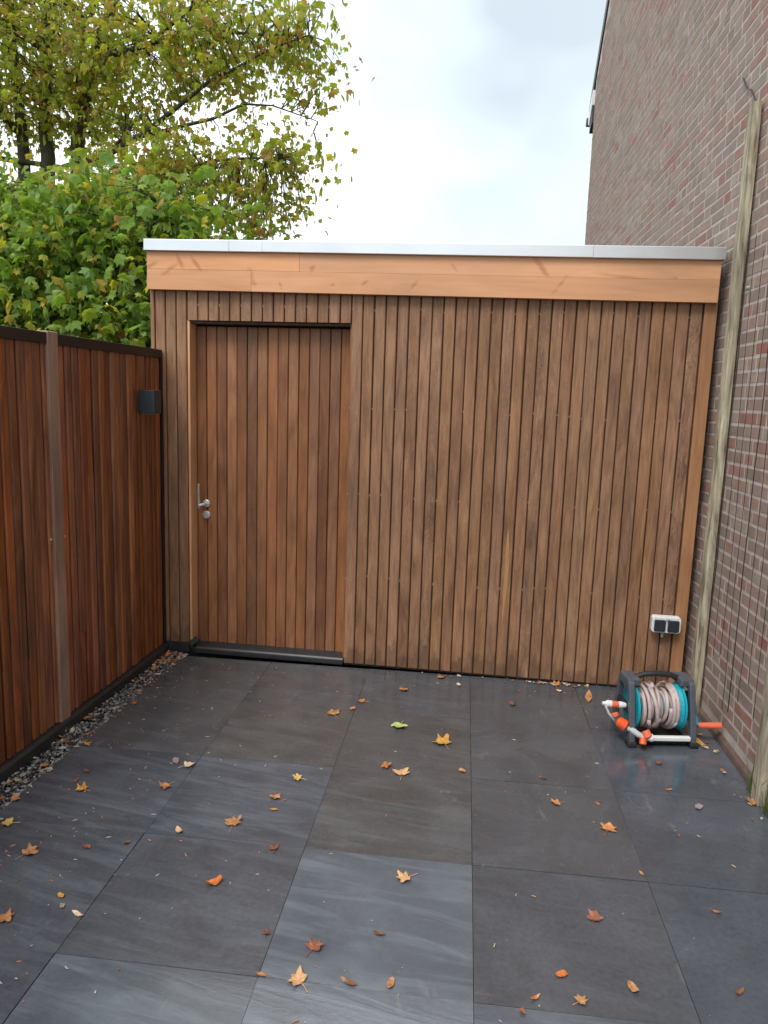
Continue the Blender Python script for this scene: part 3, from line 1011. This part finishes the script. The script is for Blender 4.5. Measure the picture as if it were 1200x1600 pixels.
# hose guide with its connectors
MB().lathe([(0, .013), (.012, .026), (.045, .027), (.052, .018)], (-.212, -.088, .112), (.72, -.3, -.42), 16).build('tap_adaptor', M['orange'], reel)
MB().lathe([(0, .017), (.012, .017), (.014, .010)], (-.218, -.078, .130), (-.3, .2, .8), 12).build('adaptor_ring', M['coral'], reel)
MB().tube([(-.160, -.108, .085), (-.125, -.142, .066), (-.098, -.155, .058)], [.016, .014, .013], 10).build('guide_arm', M['grey_plastic'], reel)
MB().lathe([(0, .019), (.03, .021), (.036, .014)], (-.096, -.150, .090), (.25, -.35, -.6), 14).build('hose_connector', M['coral'], reel)
MB().lathe([(0, .015), (.028, .017), (.032, .008)], (-.108, -.162, .058), (-.1, -.3, -.55), 14).build('spray_nozzle', M['orange'], reel)
MB().lathe([(0, .010), (.016, .019), (.024, .018)], (-.088, -.160, .060), (1, -.1, 0), 14).build('nozzle_ring', M['white_plastic'], reel)
# base bars
MB().box(-.085, .132, -.146, -.122, .034, .056).build('base_bar', M['white_plastic'], reel, bevel=.004)
MB().box(-.132, .132, .095, .118, .006, .03).build('base_bar', M['reel_dark'], reel, bevel=.004)
MB().box(-.132, .132, -.12, .09, .012, .020).build('drip_tray', M['reel_dark'], reel, bevel=.002)

# ------------------------------------------------------------------ leaves
MAPLE = [(90, 1), (77, .74), (64, .64), (48, .84), (36, .97), (26, .78), (13, .60), (-2, .68), (-18, .80), (-36, .56), (-64, .42), (-90, .30)]
MAPLE_S = [(90, 1), (66, .60), (38, .95), (12, .58), (-16, .74), (-55, .38), (-90, .25)]
OVAL = [(90, 1), (66, .86), (40, .68), (10, .56), (-20, .58), (-50, .70), (-75, .86), (-90, .98)]
LONG = [(90, 1), (75, .66), (50, .42), (10, .30), (-30, .34), (-60, .52), (-80, .8), (-90, 1)]


def outline(spec, rr=None, jit=0.0):
    pts = []
    full_ = [(a, r) for a, r in spec] + [(180 - a, r) for a, r in reversed(spec[1:-1])]
    for a, r in full_:
        k = 1 + (rr.uniform(-jit, jit) if rr else 0)
        pts.append((r * k * cos(radians(a)), r * k * sin(radians(a))))
    return pts


def ground_leaf_mesh(spec, size, seed, curl, m, stem_=True):
    """two-ring leaf, curled up at the lobes, with a thin stalk and some thickness"""
    rr = random.Random(seed)
    o = outline(spec, rr, .16)
    n = len(o)
    s = size / 2
    th = .0012
    mb = MB()
    ph, ph2 = rr.uniform(0, 6.28), rr.uniform(0, 6.28)
    fold = rr.uniform(-.25, .5)

    def z(x, y):
        r = hypot(x, y)
        a = atan2(y, x)
        return s * (curl * r * r * (.55 + .45 * sin(2 * a + ph)) + .10 * r * sin(5 * a + ph2) + fold * .25 * abs(x))
    zs = []
    verts = [(0, 0)] + [(x * .5, y * .5) for x, y in o] + list(o)
    lo = min(z(x, y) for x, y in verts)
    for side in (0, 1):
        for x, y in verts:
            mb.v.append((x * s, y * s, z(x, y) - lo + .002 + (th if side == 0 else 0)))
    k = 1 + 2 * n
    for side in (0, 1):
        b0 = side * k
        for i in range(n):
            j = (i + 1) % n
            t = (b0, b0 + 1 + i, b0 + 1 + j)
            q = (b0 + 1 + i, b0 + 1 + n + i, b0 + 1 + n + j, b0 + 1 + j)
            mb.f.append(t if side == 0 else t[::-1])
            mb.f.append(q if side == 0 else q[::-1])
    for i in range(n):
        j = (i + 1) % n
        mb.f.append((1 + n + i, k + 1 + n + i, k + 1 + n + j, 1 + n + j))
    if stem_:
        b = s * rr.uniform(-.5, .5)
        mb.tube([(0, -.2 * s, .004), (b * .4, -.75 * s, .004), (b, -1.35 * s, .003)], [.0012, .001, .0013], 5)
    return mb.mesh('fallen_leaf', m)


GL = 'fallen leaves on the slates'
# x, y, width, colour, shape, turn, curl, label
LEAVES = [
 (-.601, 3.522, .088, 'tan', 'M', 20, .3, 'tan orange maple leaf lying alone in front of the shed door'),
 (-.477, 3.699, .055, 'orange', 'M', 80, .5, 'curled orange leaf on the joint in front of the door, beside a smaller tan scrap'),
 (-.513, 3.602, .036, 'tan', 'O', 140, .3, 'small tan scrap touching the curled orange leaf in front of the door'),
 (-.271, 3.906, .07, 'orange', 'M', 200, .3, 'dull orange maple leaf beyond the yellow green one, close to the cladding'),
 (-.254, 3.442, .098, 'lime', 'M', 165, .25, 'yellow green maple leaf, the only green one on the slates'),
 (-.030, 3.294, .108, 'golden', 'M', 30, .45, 'golden yellow maple leaf with a long stalk beside the middle joint'),
 (-.280, 3.034, .068, 'orange', 'M', 250, .35, 'brown orange leaf touching the big pale peach leaf'),
 (-.203, 2.974, .088, 'peach', 'M', 10, .35, 'big pale peach maple leaf touching a brown orange leaf'),
 (.060, 3.044, .034, 'tan', 'O', 60, .3, 'small tan scrap against the middle joint, level with the pale peach leaf'),
 (.325, 3.815, .052, 'brown', 'M', 120, .4, 'brown leaf alone on the slab between the middle joint and the hose reel'),
 (.034, 4.03, .034, 'cream', 'O', 20, .3, 'tiny pale scrap by the middle joint near the foot of the cladding'),
 (-.070, 4.13, .066, 'tan', 'M', 190, .5, 'orange tan leaf caught against the foot of the cladding near the middle joint'),
 (-1.131, 2.888, .066, 'cream', 'M', 310, .4, 'cream maple leaf, palest one in front of the gravel strip'),
 (-1.194, 2.917, .046, 'mauve', 'O', 30, .3, 'greyish mauve leaf beside the cream maple leaf'),
 (-1.155, 2.711, .066, 'tan', 'M', 140, .5, 'crumpled orange tan leaf just below the cream and mauve pair'),
 (-1.473, 2.632, .060, 'golden', 'M', 70, .5, 'golden orange leaf with a raised stalk next to a small red scrap'),
 (-1.532, 2.689, .026, 'red', 'O', 10, .3, 'small red scrap next to the golden orange leaf with raised stalk'),
 (-1.53, 2.769, .030, 'brown', 'O', 70, .5, 'dark brown shrivelled scrap above the golden orange leaf with raised stalk'),
 (-1.645, 3.001, .050, 'golden', 'M', 170, .5, 'golden leaf at the gravel edge where the slab turns bluish'),
 (-1.64, 3.455, .044, 'bright', 'M', 20, .4, 'red orange leaf at the gravel edge, halfway to the shed'),
 (-1.705, 3.404, .038, 'tan', 'M', 220, .4, 'tan leaf on the gravel right beside the red orange leaf'),
 (-1.616, 2.362, .058, 'yellow', 'M', 100, .35, 'pale yellow leaf next to the gravel, closest to the fence corner of the view'),
 (-1.445, 2.208, .070, 'tan', 'M', 330, .4, 'orange tan maple leaf just in front of the pale yellow one by the gravel'),
 (-1.266, 2.274, .032, 'red', 'O', 80, .3, 'small red brown leaf level with the orange tan maple leaf near the gravel'),
 (-1.137, 2.318, .030, 'brown', 'M', 260, .5, 'small curled tan brown leaf with a pale stalk on a slab joint'),
 (-.98, 2.415, .034, 'peach', 'O', 40, .45, 'small round peach orange leaf between the curled brown leaf and a large brown one'),
 (-.801, 2.495, .082, 'tan', 'M', 15, .4, 'large tan brown ragged leaf on the streaked bluish slab'),
 (-.692, 2.704, .060, 'tan', 'M', 200, .4, 'pale tan leaf with a small yellow leaf lying right below it'),
 (-.676, 2.612, .030, 'golden', 'L', 100, .3, 'narrow bright yellow leaf right below the pale tan leaf'),
 (-.633, 2.862, .054, 'yellow', 'M', 80, .35, 'pale yellow maple leaf near the joint in line with the door'),
 (-.757, 2.153, .050, 'bright', 'O', 130, .8, 'deep orange curled leaf standing up on the mottled slab'),
 (-1.214, 2.018, .026, 'golden', 'O', 60, .5, 'small orange yellow leaf with a mauve scrap just below it'),
 (-1.186, 1.974, .022, 'mauve', 'O', 30, .4, 'mauve scrap just below the small orange yellow leaf'),
 (-1.12, 1.946, .040, 'cream', 'L', 70, .4, 'narrow cream leaf beside the mauve scrap'),
 (-1.329, 1.895, .062, 'tan', 'M', 300, .4, 'orange tan leaf cut off by the edge of the view on the fence side'),
 (-.609, 2.368, .046, 'red', 'M', 20, .4, 'red brown leaf beside the joint level with the large tan brown one'),
 (-.129, 2.278, .068, 'peach', 'M', 110, .35, 'tan peach maple leaf alone at the top of the bright bluish slab'),
 (-.188, 2.002, .034, 'brown', 'L', 80, .6, 'thin brown curled leaf in the middle of the bright bluish slab'),
 (-.369, 1.919, .066, 'red', 'M', 340, .45, 'wide red brown leaf on the bright bluish slab'),
 (-.387, 1.79, .070, 'peach', 'M', 60, .3, 'pale peach maple leaf, largest on the bright bluish slab'),
 (-.495, 1.795, .030, 'orange', 'L', 80, .4, 'narrow orange brown leaf lying on the joint beside the pale peach leaf'),
 (-.52, 1.957, .034, 'brown', 'M', 120, .4, 'small tan brown leaf beside the joint, above the narrow orange brown leaf'),
 (-.247, 1.803, .046, 'brown', 'L', 70, .6, 'long dark brown folded leaf between the pale peach leaf and a flat tan one'),
 (-.132, 1.816, .032, 'tan', 'O', 350, .15, 'flat dull tan leaf beside the long dark brown folded leaf'),
 (.444, 2.845, .056, 'tan', 'M', 100, .5, 'tan orange leaf with an upright stalk on the dark slabs before the reel'),
 (.407, 3.039, .030, 'brown', 'L', 60, .4, 'small brown sliver just beyond the tan orange leaf with upright stalk'),
 (.619, 2.687, .076, 'orange', 'M', 345, .35, 'large ragged orange leaf near the joint below the reel'),
 (.609, 2.868, .022, 'tan', 'O', 40, .3, 'tiny tan scrap just beyond the large ragged orange leaf'),
 (.48, 2.171, .060, 'red', 'M', 330, .45, 'ragged red brown leaf beyond the bright orange oval one on the dark slab'),
 (.348, 1.922, .036, 'bright', 'O', 110, .2, 'bright orange smooth oval leaf in the foreground'),
 (.388, 1.832, .044, 'tan', 'M', 320, .35, 'pale orange leaf just in front of the bright orange oval one'),
 (.542, 1.899, .036, 'tan', 'O', 20, .4, 'tan folded leaf between the pale orange leaf and the joint'),
 (.265, 1.825, .026, 'orange', 'L', 120, .4, 'thin orange brown sliver in the foreground near the middle joint'),
 (.881, 2.265, .026, 'orange', 'L', 70, .4, 'small orange brown leaf alone on the slab nearest the house wall'),
 (.837, 1.929, .034, 'brown', 'L', 130, .3, 'brown orange narrow leaf in the foreground on the house side'),
 (.954, 3.271, .036, 'brown', 'M', 160, .4, 'brown tan leaf just in front of the hose reel'),
 (1.205, 3.509, .082, 'golden', 'L', 15, .4, 'long ochre leaf beside the reel and the house wall'),
 (1.235, 3.608, .030, 'orange', 'O', 80, .4, 'small orange leaf directly under the crank grip'),
 (1.255, 3.428, .030, 'yellow', 'M', 90, .5, 'small yellow leaf at the foot of the brick wall'),
 (1.022, 2.912, .044, 'mauve', 'O', 150, .1, 'flat grey leaf on the wet slab in front of the reel'),
 (.751, 3.972, .108, 'tan', 'L', 170, .35, 'long orange brown leaf between the cladding and the reel inlet'),
 (.59, 4.135, .066, 'orange', 'M', 10, .5, 'ragged orange leaf against the foot of the cladding near the reel'),
 (.597, 4.05, .030, 'cream', 'O', 60, .3, 'pale scrap just below the orange leaf against the cladding near the reel'),
 (.70, 4.125, .034, 'red', 'O', 60, .5, 'small red brown leaf against the cladding next to the orange one near the reel'),
 (.685, 2.43, .026, 'tan', 'L', 30, .3, 'tiny tan sliver beside the joint below the large ragged orange leaf'),
 (.227, 1.773, .020, 'red', 'O', 30, .4, 'tiny red scrap in the foreground by the thin orange brown sliver'),
 (.935, 3.032, .026, 'orange', 'L', 100, .4, 'small orange sliver between the reel and the flat grey leaf'),
 (-1.764, 4.17, .07, 'bright', 'M', 40, .6, 'orange red leaf heaped in the corner of gravel by the shed'),
 (-1.763, 4.081, .06, 'orange', 'M', 200, .6, 'orange leaf in the gravel, second from the shed corner'),
 (-1.716, 4.19, .055, 'red', 'M', 90, .6, 'red brown leaf at the end of the gravel under the plinth strip'),
 (-1.744, 3.945, .05, 'orange', 'O', 20, .5, 'small rusty leaf on the gravel before the corner heap'),
 (-1.79, 3.122, .036, 'cream', 'O', 20, .4, 'pale pinkish leaf on the gravel at the foot of the fence post'),
 (-1.775, 3.019, .030, 'cream', 'M', 100, .5, 'pale cream scrap on the gravel just in front of the fence post'),
 (-1.77, 2.662, .030, 'cream', 'O', 70, .4, 'cream leaf on the near gravel beside an even smaller one'),
 (-1.80, 2.641, .024, 'cream', 'L', 30, .4, 'tiny cream leaf between its larger twin and the kickboard'),
 (-1.69, 2.519, .040, 'orange', 'O', 60, .4, 'rusty leaf on the edge of the nearest gravel'),
 (-1.73, 2.794, .036, 'orange', 'M', 40, .5, 'rusty orange leaf in the middle of the gravel below the fence post'),
 (1.262, 2.985, .060, 'tan', 'M', 80, .7, 'tan dry leaf caught in the grass by the near trellis post'),
]
SH = {'M': MAPLE, 'O': OVAL, 'L': LONG}
for i, (x, y, w, c, s, a, cu, lab) in enumerate(LEAVES):
    wide = {'M': 1.0, 'O': 1.15, 'L': 1.25}[s]
    me = ground_leaf_mesh(SH[s], w * wide, 100 + i, cu, LC[c], stem_=(s == 'M' and w > .04))
    z0 = .0 if x > -1.702 else -.006
    o = link('fallen_leaf', me, None, (x, y, z0 + .0015), (R.uniform(-.06, .06), R.uniform(-.06, .06), radians(a)))
    tag(o, lab, 'leaf', GL)
# the leaf on the reel
me = ground_leaf_mesh(MAPLE, .055, 900, .6, LC['tan'])
tag(link('fallen_leaf', me, None, (1.030, 3.572, .268), (-.9, .2, .6)), 'orange leaf caught on top of the hose on the reel', 'leaf', GL)

# crumbs of leaf, grit and seeds scattered over the slates
lt = MB()
for i in range(430):
    if R.random() < .5:
        x, y = -1.68 + abs(R.gauss(0, .42)), R.uniform(1.4, 4.1)
    else:
        x, y = R.uniform(-1.65, 1.27), R.uniform(1.2, 4.12)
    if x > 1.28:
        continue
    s = R.uniform(.0015, .0055)
    a = R.uniform(0, pi)
    l = s * R.uniform(.5, 2.4)
    b0 = len(lt.v)
    for (p, q) in ((-l, -s * .4), (l, -s * .4), (l * .8, s * .4), (-l * .7, s * .5)):
        lt.v.append((x + p * cos(a) - q * sin(a), y + p * sin(a) + q * cos(a), .0022 + R.uniform(0, .0015)))
    lt.v.append((x, y, .005))
    lt.f += [(b0, b0 + 1, b0 + 4), (b0 + 1, b0 + 2, b0 + 4), (b0 + 2, b0 + 3, b0 + 4), (b0 + 3, b0, b0 + 4)]
spots = [(R.uniform(-1.80, -1.64), R.uniform(3.98, 4.22)) for _ in range(70)]
spots += [(R.gauss(.62, .09), 4.165 - abs(R.gauss(0, .02))) for _ in range(34)]
spots += [(R.uniform(-.6, 1.1), 4.17 - abs(R.gauss(0, .015)) - .03 * (x_ > 9)) for x_ in range(0, 9)]
spots += [(R.uniform(-1.81, -1.66), R.uniform(2.2, 3.9)) for _ in range(60)]
spots += [(R.uniform(1.20, 1.285), R.uniform(2.6, 3.6)) for _ in range(12)]
for x, y in spots:            # torn bits gathered in the corner, on the gravel and along the walls
    s = R.uniform(.004, .016)
    a = R.uniform(0, pi)
    l = s * R.uniform(.7, 1.6)
    h = R.uniform(.003, .012)
    b0 = len(lt.v)
    for (p, q) in ((-l, -s * .5), (-l * .2, -s * .9), (l, -s * .3), (l * .7, s * .5), (-l * .3, s * .8)):
        lt.v.append((x + p * cos(a) - q * sin(a), y + p * sin(a) + q * cos(a), .003 + R.uniform(0, h)))
    lt.v.append((x, y, .005 + h * .5))
    lt.f += [(b0 + k, b0 + (k + 1) % 5, b0 + 5) for k in range(5)]
m_, n_, b_ = mat_base('leaf_crumbs')
isl = n_.add('ShaderNodeNewGeometry').outputs['Random Per Island']
plug(m_, n_.ramp(isl, [(0, (.30, .28, .26)), (.35, (.52, .46, .38)), (.5, (.50, .19, .06)), (.7, (.36, .13, .05)), (.78, (.22, .13, .08)), (.9, (.50, .30, .12)), (1, (.5, .5, .5))]), b_.inputs['Base Color'])
tag(lt.build('leaf_litter', m_), kind='stuff')

# ------------------------------------------------------------------ trees behind the fence
def tree_leaf_pts(spec, size, pos, yaw, tilt, roll, rr, droop=.25):
    o = outline(spec)
    s = size / 2
    mt = Matrix.Rotation(yaw, 3, 'Z') @ Matrix.Rotation(tilt, 3, 'X') @ Matrix.Rotation(roll, 3, 'Y')
    out = [Vector(pos) + mt @ Vector((0, 0, .12 * s))]
    for x, y in o:
        out.append(Vector(pos) + mt @ Vector((x * s, y * s, -droop * s * (x * x + max(0, y) ** 2))))
    return out


def add_leaf(mb, pts):
    b = len(mb.v)
    mb.v += [tuple(p) for p in pts]
    n = len(pts) - 1
    for i in range(n):
        mb.f.append((b, b + 1 + i, b + 1 + (i + 1) % n))


LIMB_PTS = {}


def limb(parent, name, pts, r0_, r1_, n=8):
    k = len(pts)
    fine = []
    for i in range(k - 1):
        for j in range(5):
            t = j / 5
            p = Vector(pts[i]).lerp(Vector(pts[i + 1]), t)
            fine.append(p + Vector((mnoise.noise(p * 2.1), mnoise.noise(p * 2.1 + Vector((7, 0, 0))), 0)) * .05)
    fine.append(Vector(pts[-1]))
    rad = [r0_ + (r1_ - r0_) * i / (len(fine) - 1) for i in range(len(fine))]
    LIMB_PTS.setdefault(parent.name, []).extend(p + parent.location for p in fine)
    return MB().tube(fine, rad, n).build(name, M['bark'], parent, smooth=True)


def in_ell(rr, c, r):
    while True:
        p = Vector((rr.uniform(-1, 1), rr.uniform(-1, 1), rr.uniform(-1, 1)))
        if p.length <= 1:
            return Vector((c[0] + p.x * r[0], c[1] + p.y * r[1], c[2] + p.z * r[2]))


def foliage(parent, blobs, size, mat, spec, seed, per, spread, hang, keys=.12, limbs=None, dense=1.0):
    """leaves gathered in sprays; the 300 that show largest become leaf objects, the others one crown"""
    rr = random.Random(seed)
    leaves, twigs = [], MB()
    org = parent.location
    for (c, r, count) in blobs:
        for _ in range(int(count * dense)):
            p = in_ell(rr, c, r)
            nn = rr.randint(per - 4, per + 4)
            if limbs:
                a = min(limbs, key=lambda b: (b - p).length)
                d = a - p
                if d.length > .9:
                    d *= .9 / d.length
                mid = p + d * .5 + Vector((rr.uniform(-.06, .06), rr.uniform(-.06, .06), .05))
                twigs.tube([p + d - org, mid - org, p - org, p - d * .12 - Vector((0, 0, .05)) - org], [.006, .0045, .003, .001], 4)
            for _ in range(nn):
                q = p + Vector((rr.gauss(0, spread), rr.gauss(0, spread), rr.gauss(0, spread * .8)))
                s = size * (.5 + .95 * rr.random() ** 1.4)
                leaves.append((q, s, rr.uniform(0, 2 * pi), rr.gauss(hang, .55), rr.gauss(0, .5)))
    def rank(l):
        q = project(l[0])
        if not q or not (0 < q[0] < 1200 and 0 < q[1] < 1600):
            return 0
        if q[0] > 228 and q[1] > 372 or q[1] > 545:
            return 0
        return l[1] / q[2]
    order = sorted(range(len(leaves)), key=lambda i: -rank(leaves[i]))
    single = set(order[:300])
    crown = MB()
    base = [None] * 4
    for k in range(4):
        mb = MB()
        add_leaf(mb, tree_leaf_pts(MAPLE, 1, (0, 0, 0), 0, 0, 0, rr, .12 + .14 * k))
        base[k] = mb.mesh('leaf', mat)
    for i, (q, s, yaw, tilt, roll) in enumerate(leaves):
        if i in single:
            o = link('leaf', base[i % 4], parent, q - org)
            o.rotation_euler = (Matrix.Rotation(yaw, 3, 'Z') @ Matrix.Rotation(tilt, 3, 'X') @ Matrix.Rotation(roll, 3, 'Y')).to_euler()
            o.scale = (s, s, s)
        else:
            k = rr.random()
            if k < keys:                                   # hanging seed wings and curled dry leaves
                add_leaf(crown, tree_leaf_pts(LONG, s * .9, q - org, yaw, -1.45 + rr.gauss(0, .25), roll, rr, .6))
            else:
                add_leaf(crown, tree_leaf_pts(spec, s, q - org, yaw, tilt, roll, rr, .15 + .5 * rr.random()))
    tag(crown.build('crown', mat, parent), kind='stuff')
    if limbs:
        tag(twigs.build('twigs', M['bark'], parent), kind='stuff')


maple = tag(empty('maple_tree', (-4.6, 8.2, -.045)), 'tall many stemmed maple with sparse yellow green and brown leaves beyond the shed', 'tree')
O = Vector((-4.6, 8.2, -.045))
def rel(pts):
    return [Vector(p) - O for p in pts]
limb(maple, 'trunk', rel([(-4.85, 8.0, 0), (-4.90, 8.0, 1.6), (-4.91, 8.0, 3.2), (-4.95, 8.05, 4.3), (-5.05, 8.1, 5.6), (-5.2, 8.2, 7.2)]), .10, .035)
limb(maple, 'trunk', rel([(-4.60, 8.1, 0), (-4.66, 8.1, 1.6), (-4.67, 8.0, 3.4), (-4.65, 8.0, 4.5), (-4.55, 8.1, 6.0), (-4.4, 8.2, 7.8)]), .115, .04)
limb(maple, 'trunk', rel([(-4.40, 8.0, 0), (-4.34, 8.0, 1.8), (-4.31, 8.0, 3.6), (-4.25, 8.0, 4.5), (-3.95, 8.1, 5.5), (-3.5, 8.2, 6.6)]), .12, .035)
limb(maple, 'branch', rel([(-5.6, 7.9, 4.15), (-5.1, 7.95, 4.02), (-4.5, 8.0, 3.96), (-4.05, 8.0, 4.06), (-3.7, 7.9, 4.25)]), .032, .018, 6)
limb(maple, 'branch', rel([(-4.28, 8.0, 3.95), (-3.9, 7.8, 4.02), (-3.41, 7.6, 4.13), (-3.0, 7.5, 4.33), (-2.59, 7.4, 4.56), (-2.1, 7.3, 4.74), (-1.6, 7.2, 4.86)]), .042, .006, 6)
limb(maple, 'branch', rel([(-3.43, 7.6, 4.12), (-3.0, 7.5, 4.17), (-2.6, 7.45, 4.24), (-2.25, 7.4, 4.35), (-1.95, 7.3, 4.30), (-1.5, 7.2, 4.12)]), .022, .004, 6)
limb(maple, 'branch', rel([(-4.28, 8.0, 3.6), (-3.7, 7.7, 3.66), (-3.2, 7.5, 3.72), (-2.6, 7.4, 3.84), (-1.9, 7.3, 3.84)]), .04, .008, 6)
limb(maple, 'branch', rel([(-4.6, 8.0, 4.6), (-4.0, 7.9, 4.95), (-3.3, 7.7, 5.05), (-2.6, 7.5, 5.05), (-1.7, 7.3, 4.9)]), .04, .008, 6)
limb(maple, 'branch', rel([(-4.95, 8.0, 4.3), (-5.3, 7.9, 4.7), (-5.7, 7.8, 5.4)]), .04, .01, 6)
limb(maple, 'branch', rel([(-4.2, 8.0, 4.9), (-4.05, 7.8, 5.3), (-3.6, 7.7, 6.0)]), .03, .008, 6)
limb(maple, 'branch', rel([(-3.2, 7.6, 5.05), (-2.6, 7.6, 5.5), (-2.1, 7.5, 5.9)]), .025, .006, 6)
foliage(maple, [
    ((-4.75, 8.0, 5.15), (1.15, 1.1, .80), 270), ((-4.6, 8.1, 6.6), (1.9, 1.6, 1.0), 150), ((-5.9, 8.1, 5.0), (.8, 1.1, 1.3), 70),
    ((-3.35, 7.7, 5.0), (.85, .8, .55), 105), ((-2.65, 7.5, 4.95), (.60, .6, .42), 60), ((-1.95, 7.4, 4.92), (.52, .5, .36), 40), ((-2.6, 7.7, 5.7), (.8, .8, .5), 50),
    ((-1.55, 7.3, 4.85), (.30, .3, .36), 11), ((-1.68, 7.3, 4.45), (.28, .3, .22), 10), ((-2.5, 7.5, 4.5), (.45, .4, .25), 13),
    ((-2.85, 7.5, 3.72), (.62, .55, .42), 85), ((-2.15, 7.35, 3.72), (.48, .45, .42), 42), ((-1.85, 7.3, 3.5), (.26, .3, .32), 12), ((-1.72, 7.3, 3.85), (.28, .3, .18), 10),
    ((-2.5, 7.4, 3.25), (.75, .5, .25), 38), ((-3.55, 7.7, 4.35), (.5, .6, .35), 18), ((-4.5, 7.9, 4.5), (1.0, .8, .3), 90), ((-3.6, 7.6, 3.6), (.55, .6, .35), 65),
    ((-4.6, 7.9, 3.3), (1.3, .8, .5), 60), ((-3.9, 6.7, 3.0), (.9, .5, .3), 40), ((-3.0, 6.6, 3.05), (.6, .4, .3), 34)],
    .090, M['maple_leaf'], MAPLE_S, 31, 12, .13, -.85, .30, LIMB_PTS[maple.name], 1.38)

bush = tag(empty('maple_bush', (-3.5, 6.1, -.045)), 'dense green maple bush crowding over the slatted fence below the tall tree', 'bush')
OB = Vector((-3.5, 6.1, -.045))
for i in range(7):
    x0 = -3.5 + R.uniform(-.5, .5)
    y0 = 6.3 + R.uniform(-.3, .3)
    limb(bush, 'stem', [Vector(p) - OB for p in ((x0, y0, 0), (x0 + R.uniform(-.3, .3), y0, 1.2), (x0 + R.uniform(-.9, .9), y0 + R.uniform(-.4, .2), 2.4), (x0 + R.uniform(-1.2, 1.2), y0 + R.uniform(-.5, .2), 3.1))], .035, .008, 6)
foliage(bush, [
    ((-3.3, 5.9, 2.25), (1.35, .65, .75), 250), ((-2.55, 5.9, 2.2), (.65, .6, .85), 135), ((-3.9, 5.9, 2.5), (.8, .7, .75), 140), ((-3.1, 6.0, 2.9), (.8, .6, .40), 90),
    ((-4.2, 6.1, 3.0), (.5, .5, .42), 46), ((-3.2, 6.9, 2.3), (2.0, .5, 1.1), 200), ((-3.3, 6.0, 1.1), (1.6, .7, .9), 90), ((-2.6, 6.2, 3.0), (.5, .4, .3), 26)],
    .118, M['bush_leaf'], MAPLE_S, 77, 11, .14, -.7, .12, LIMB_PTS[bush.name], 1.4)
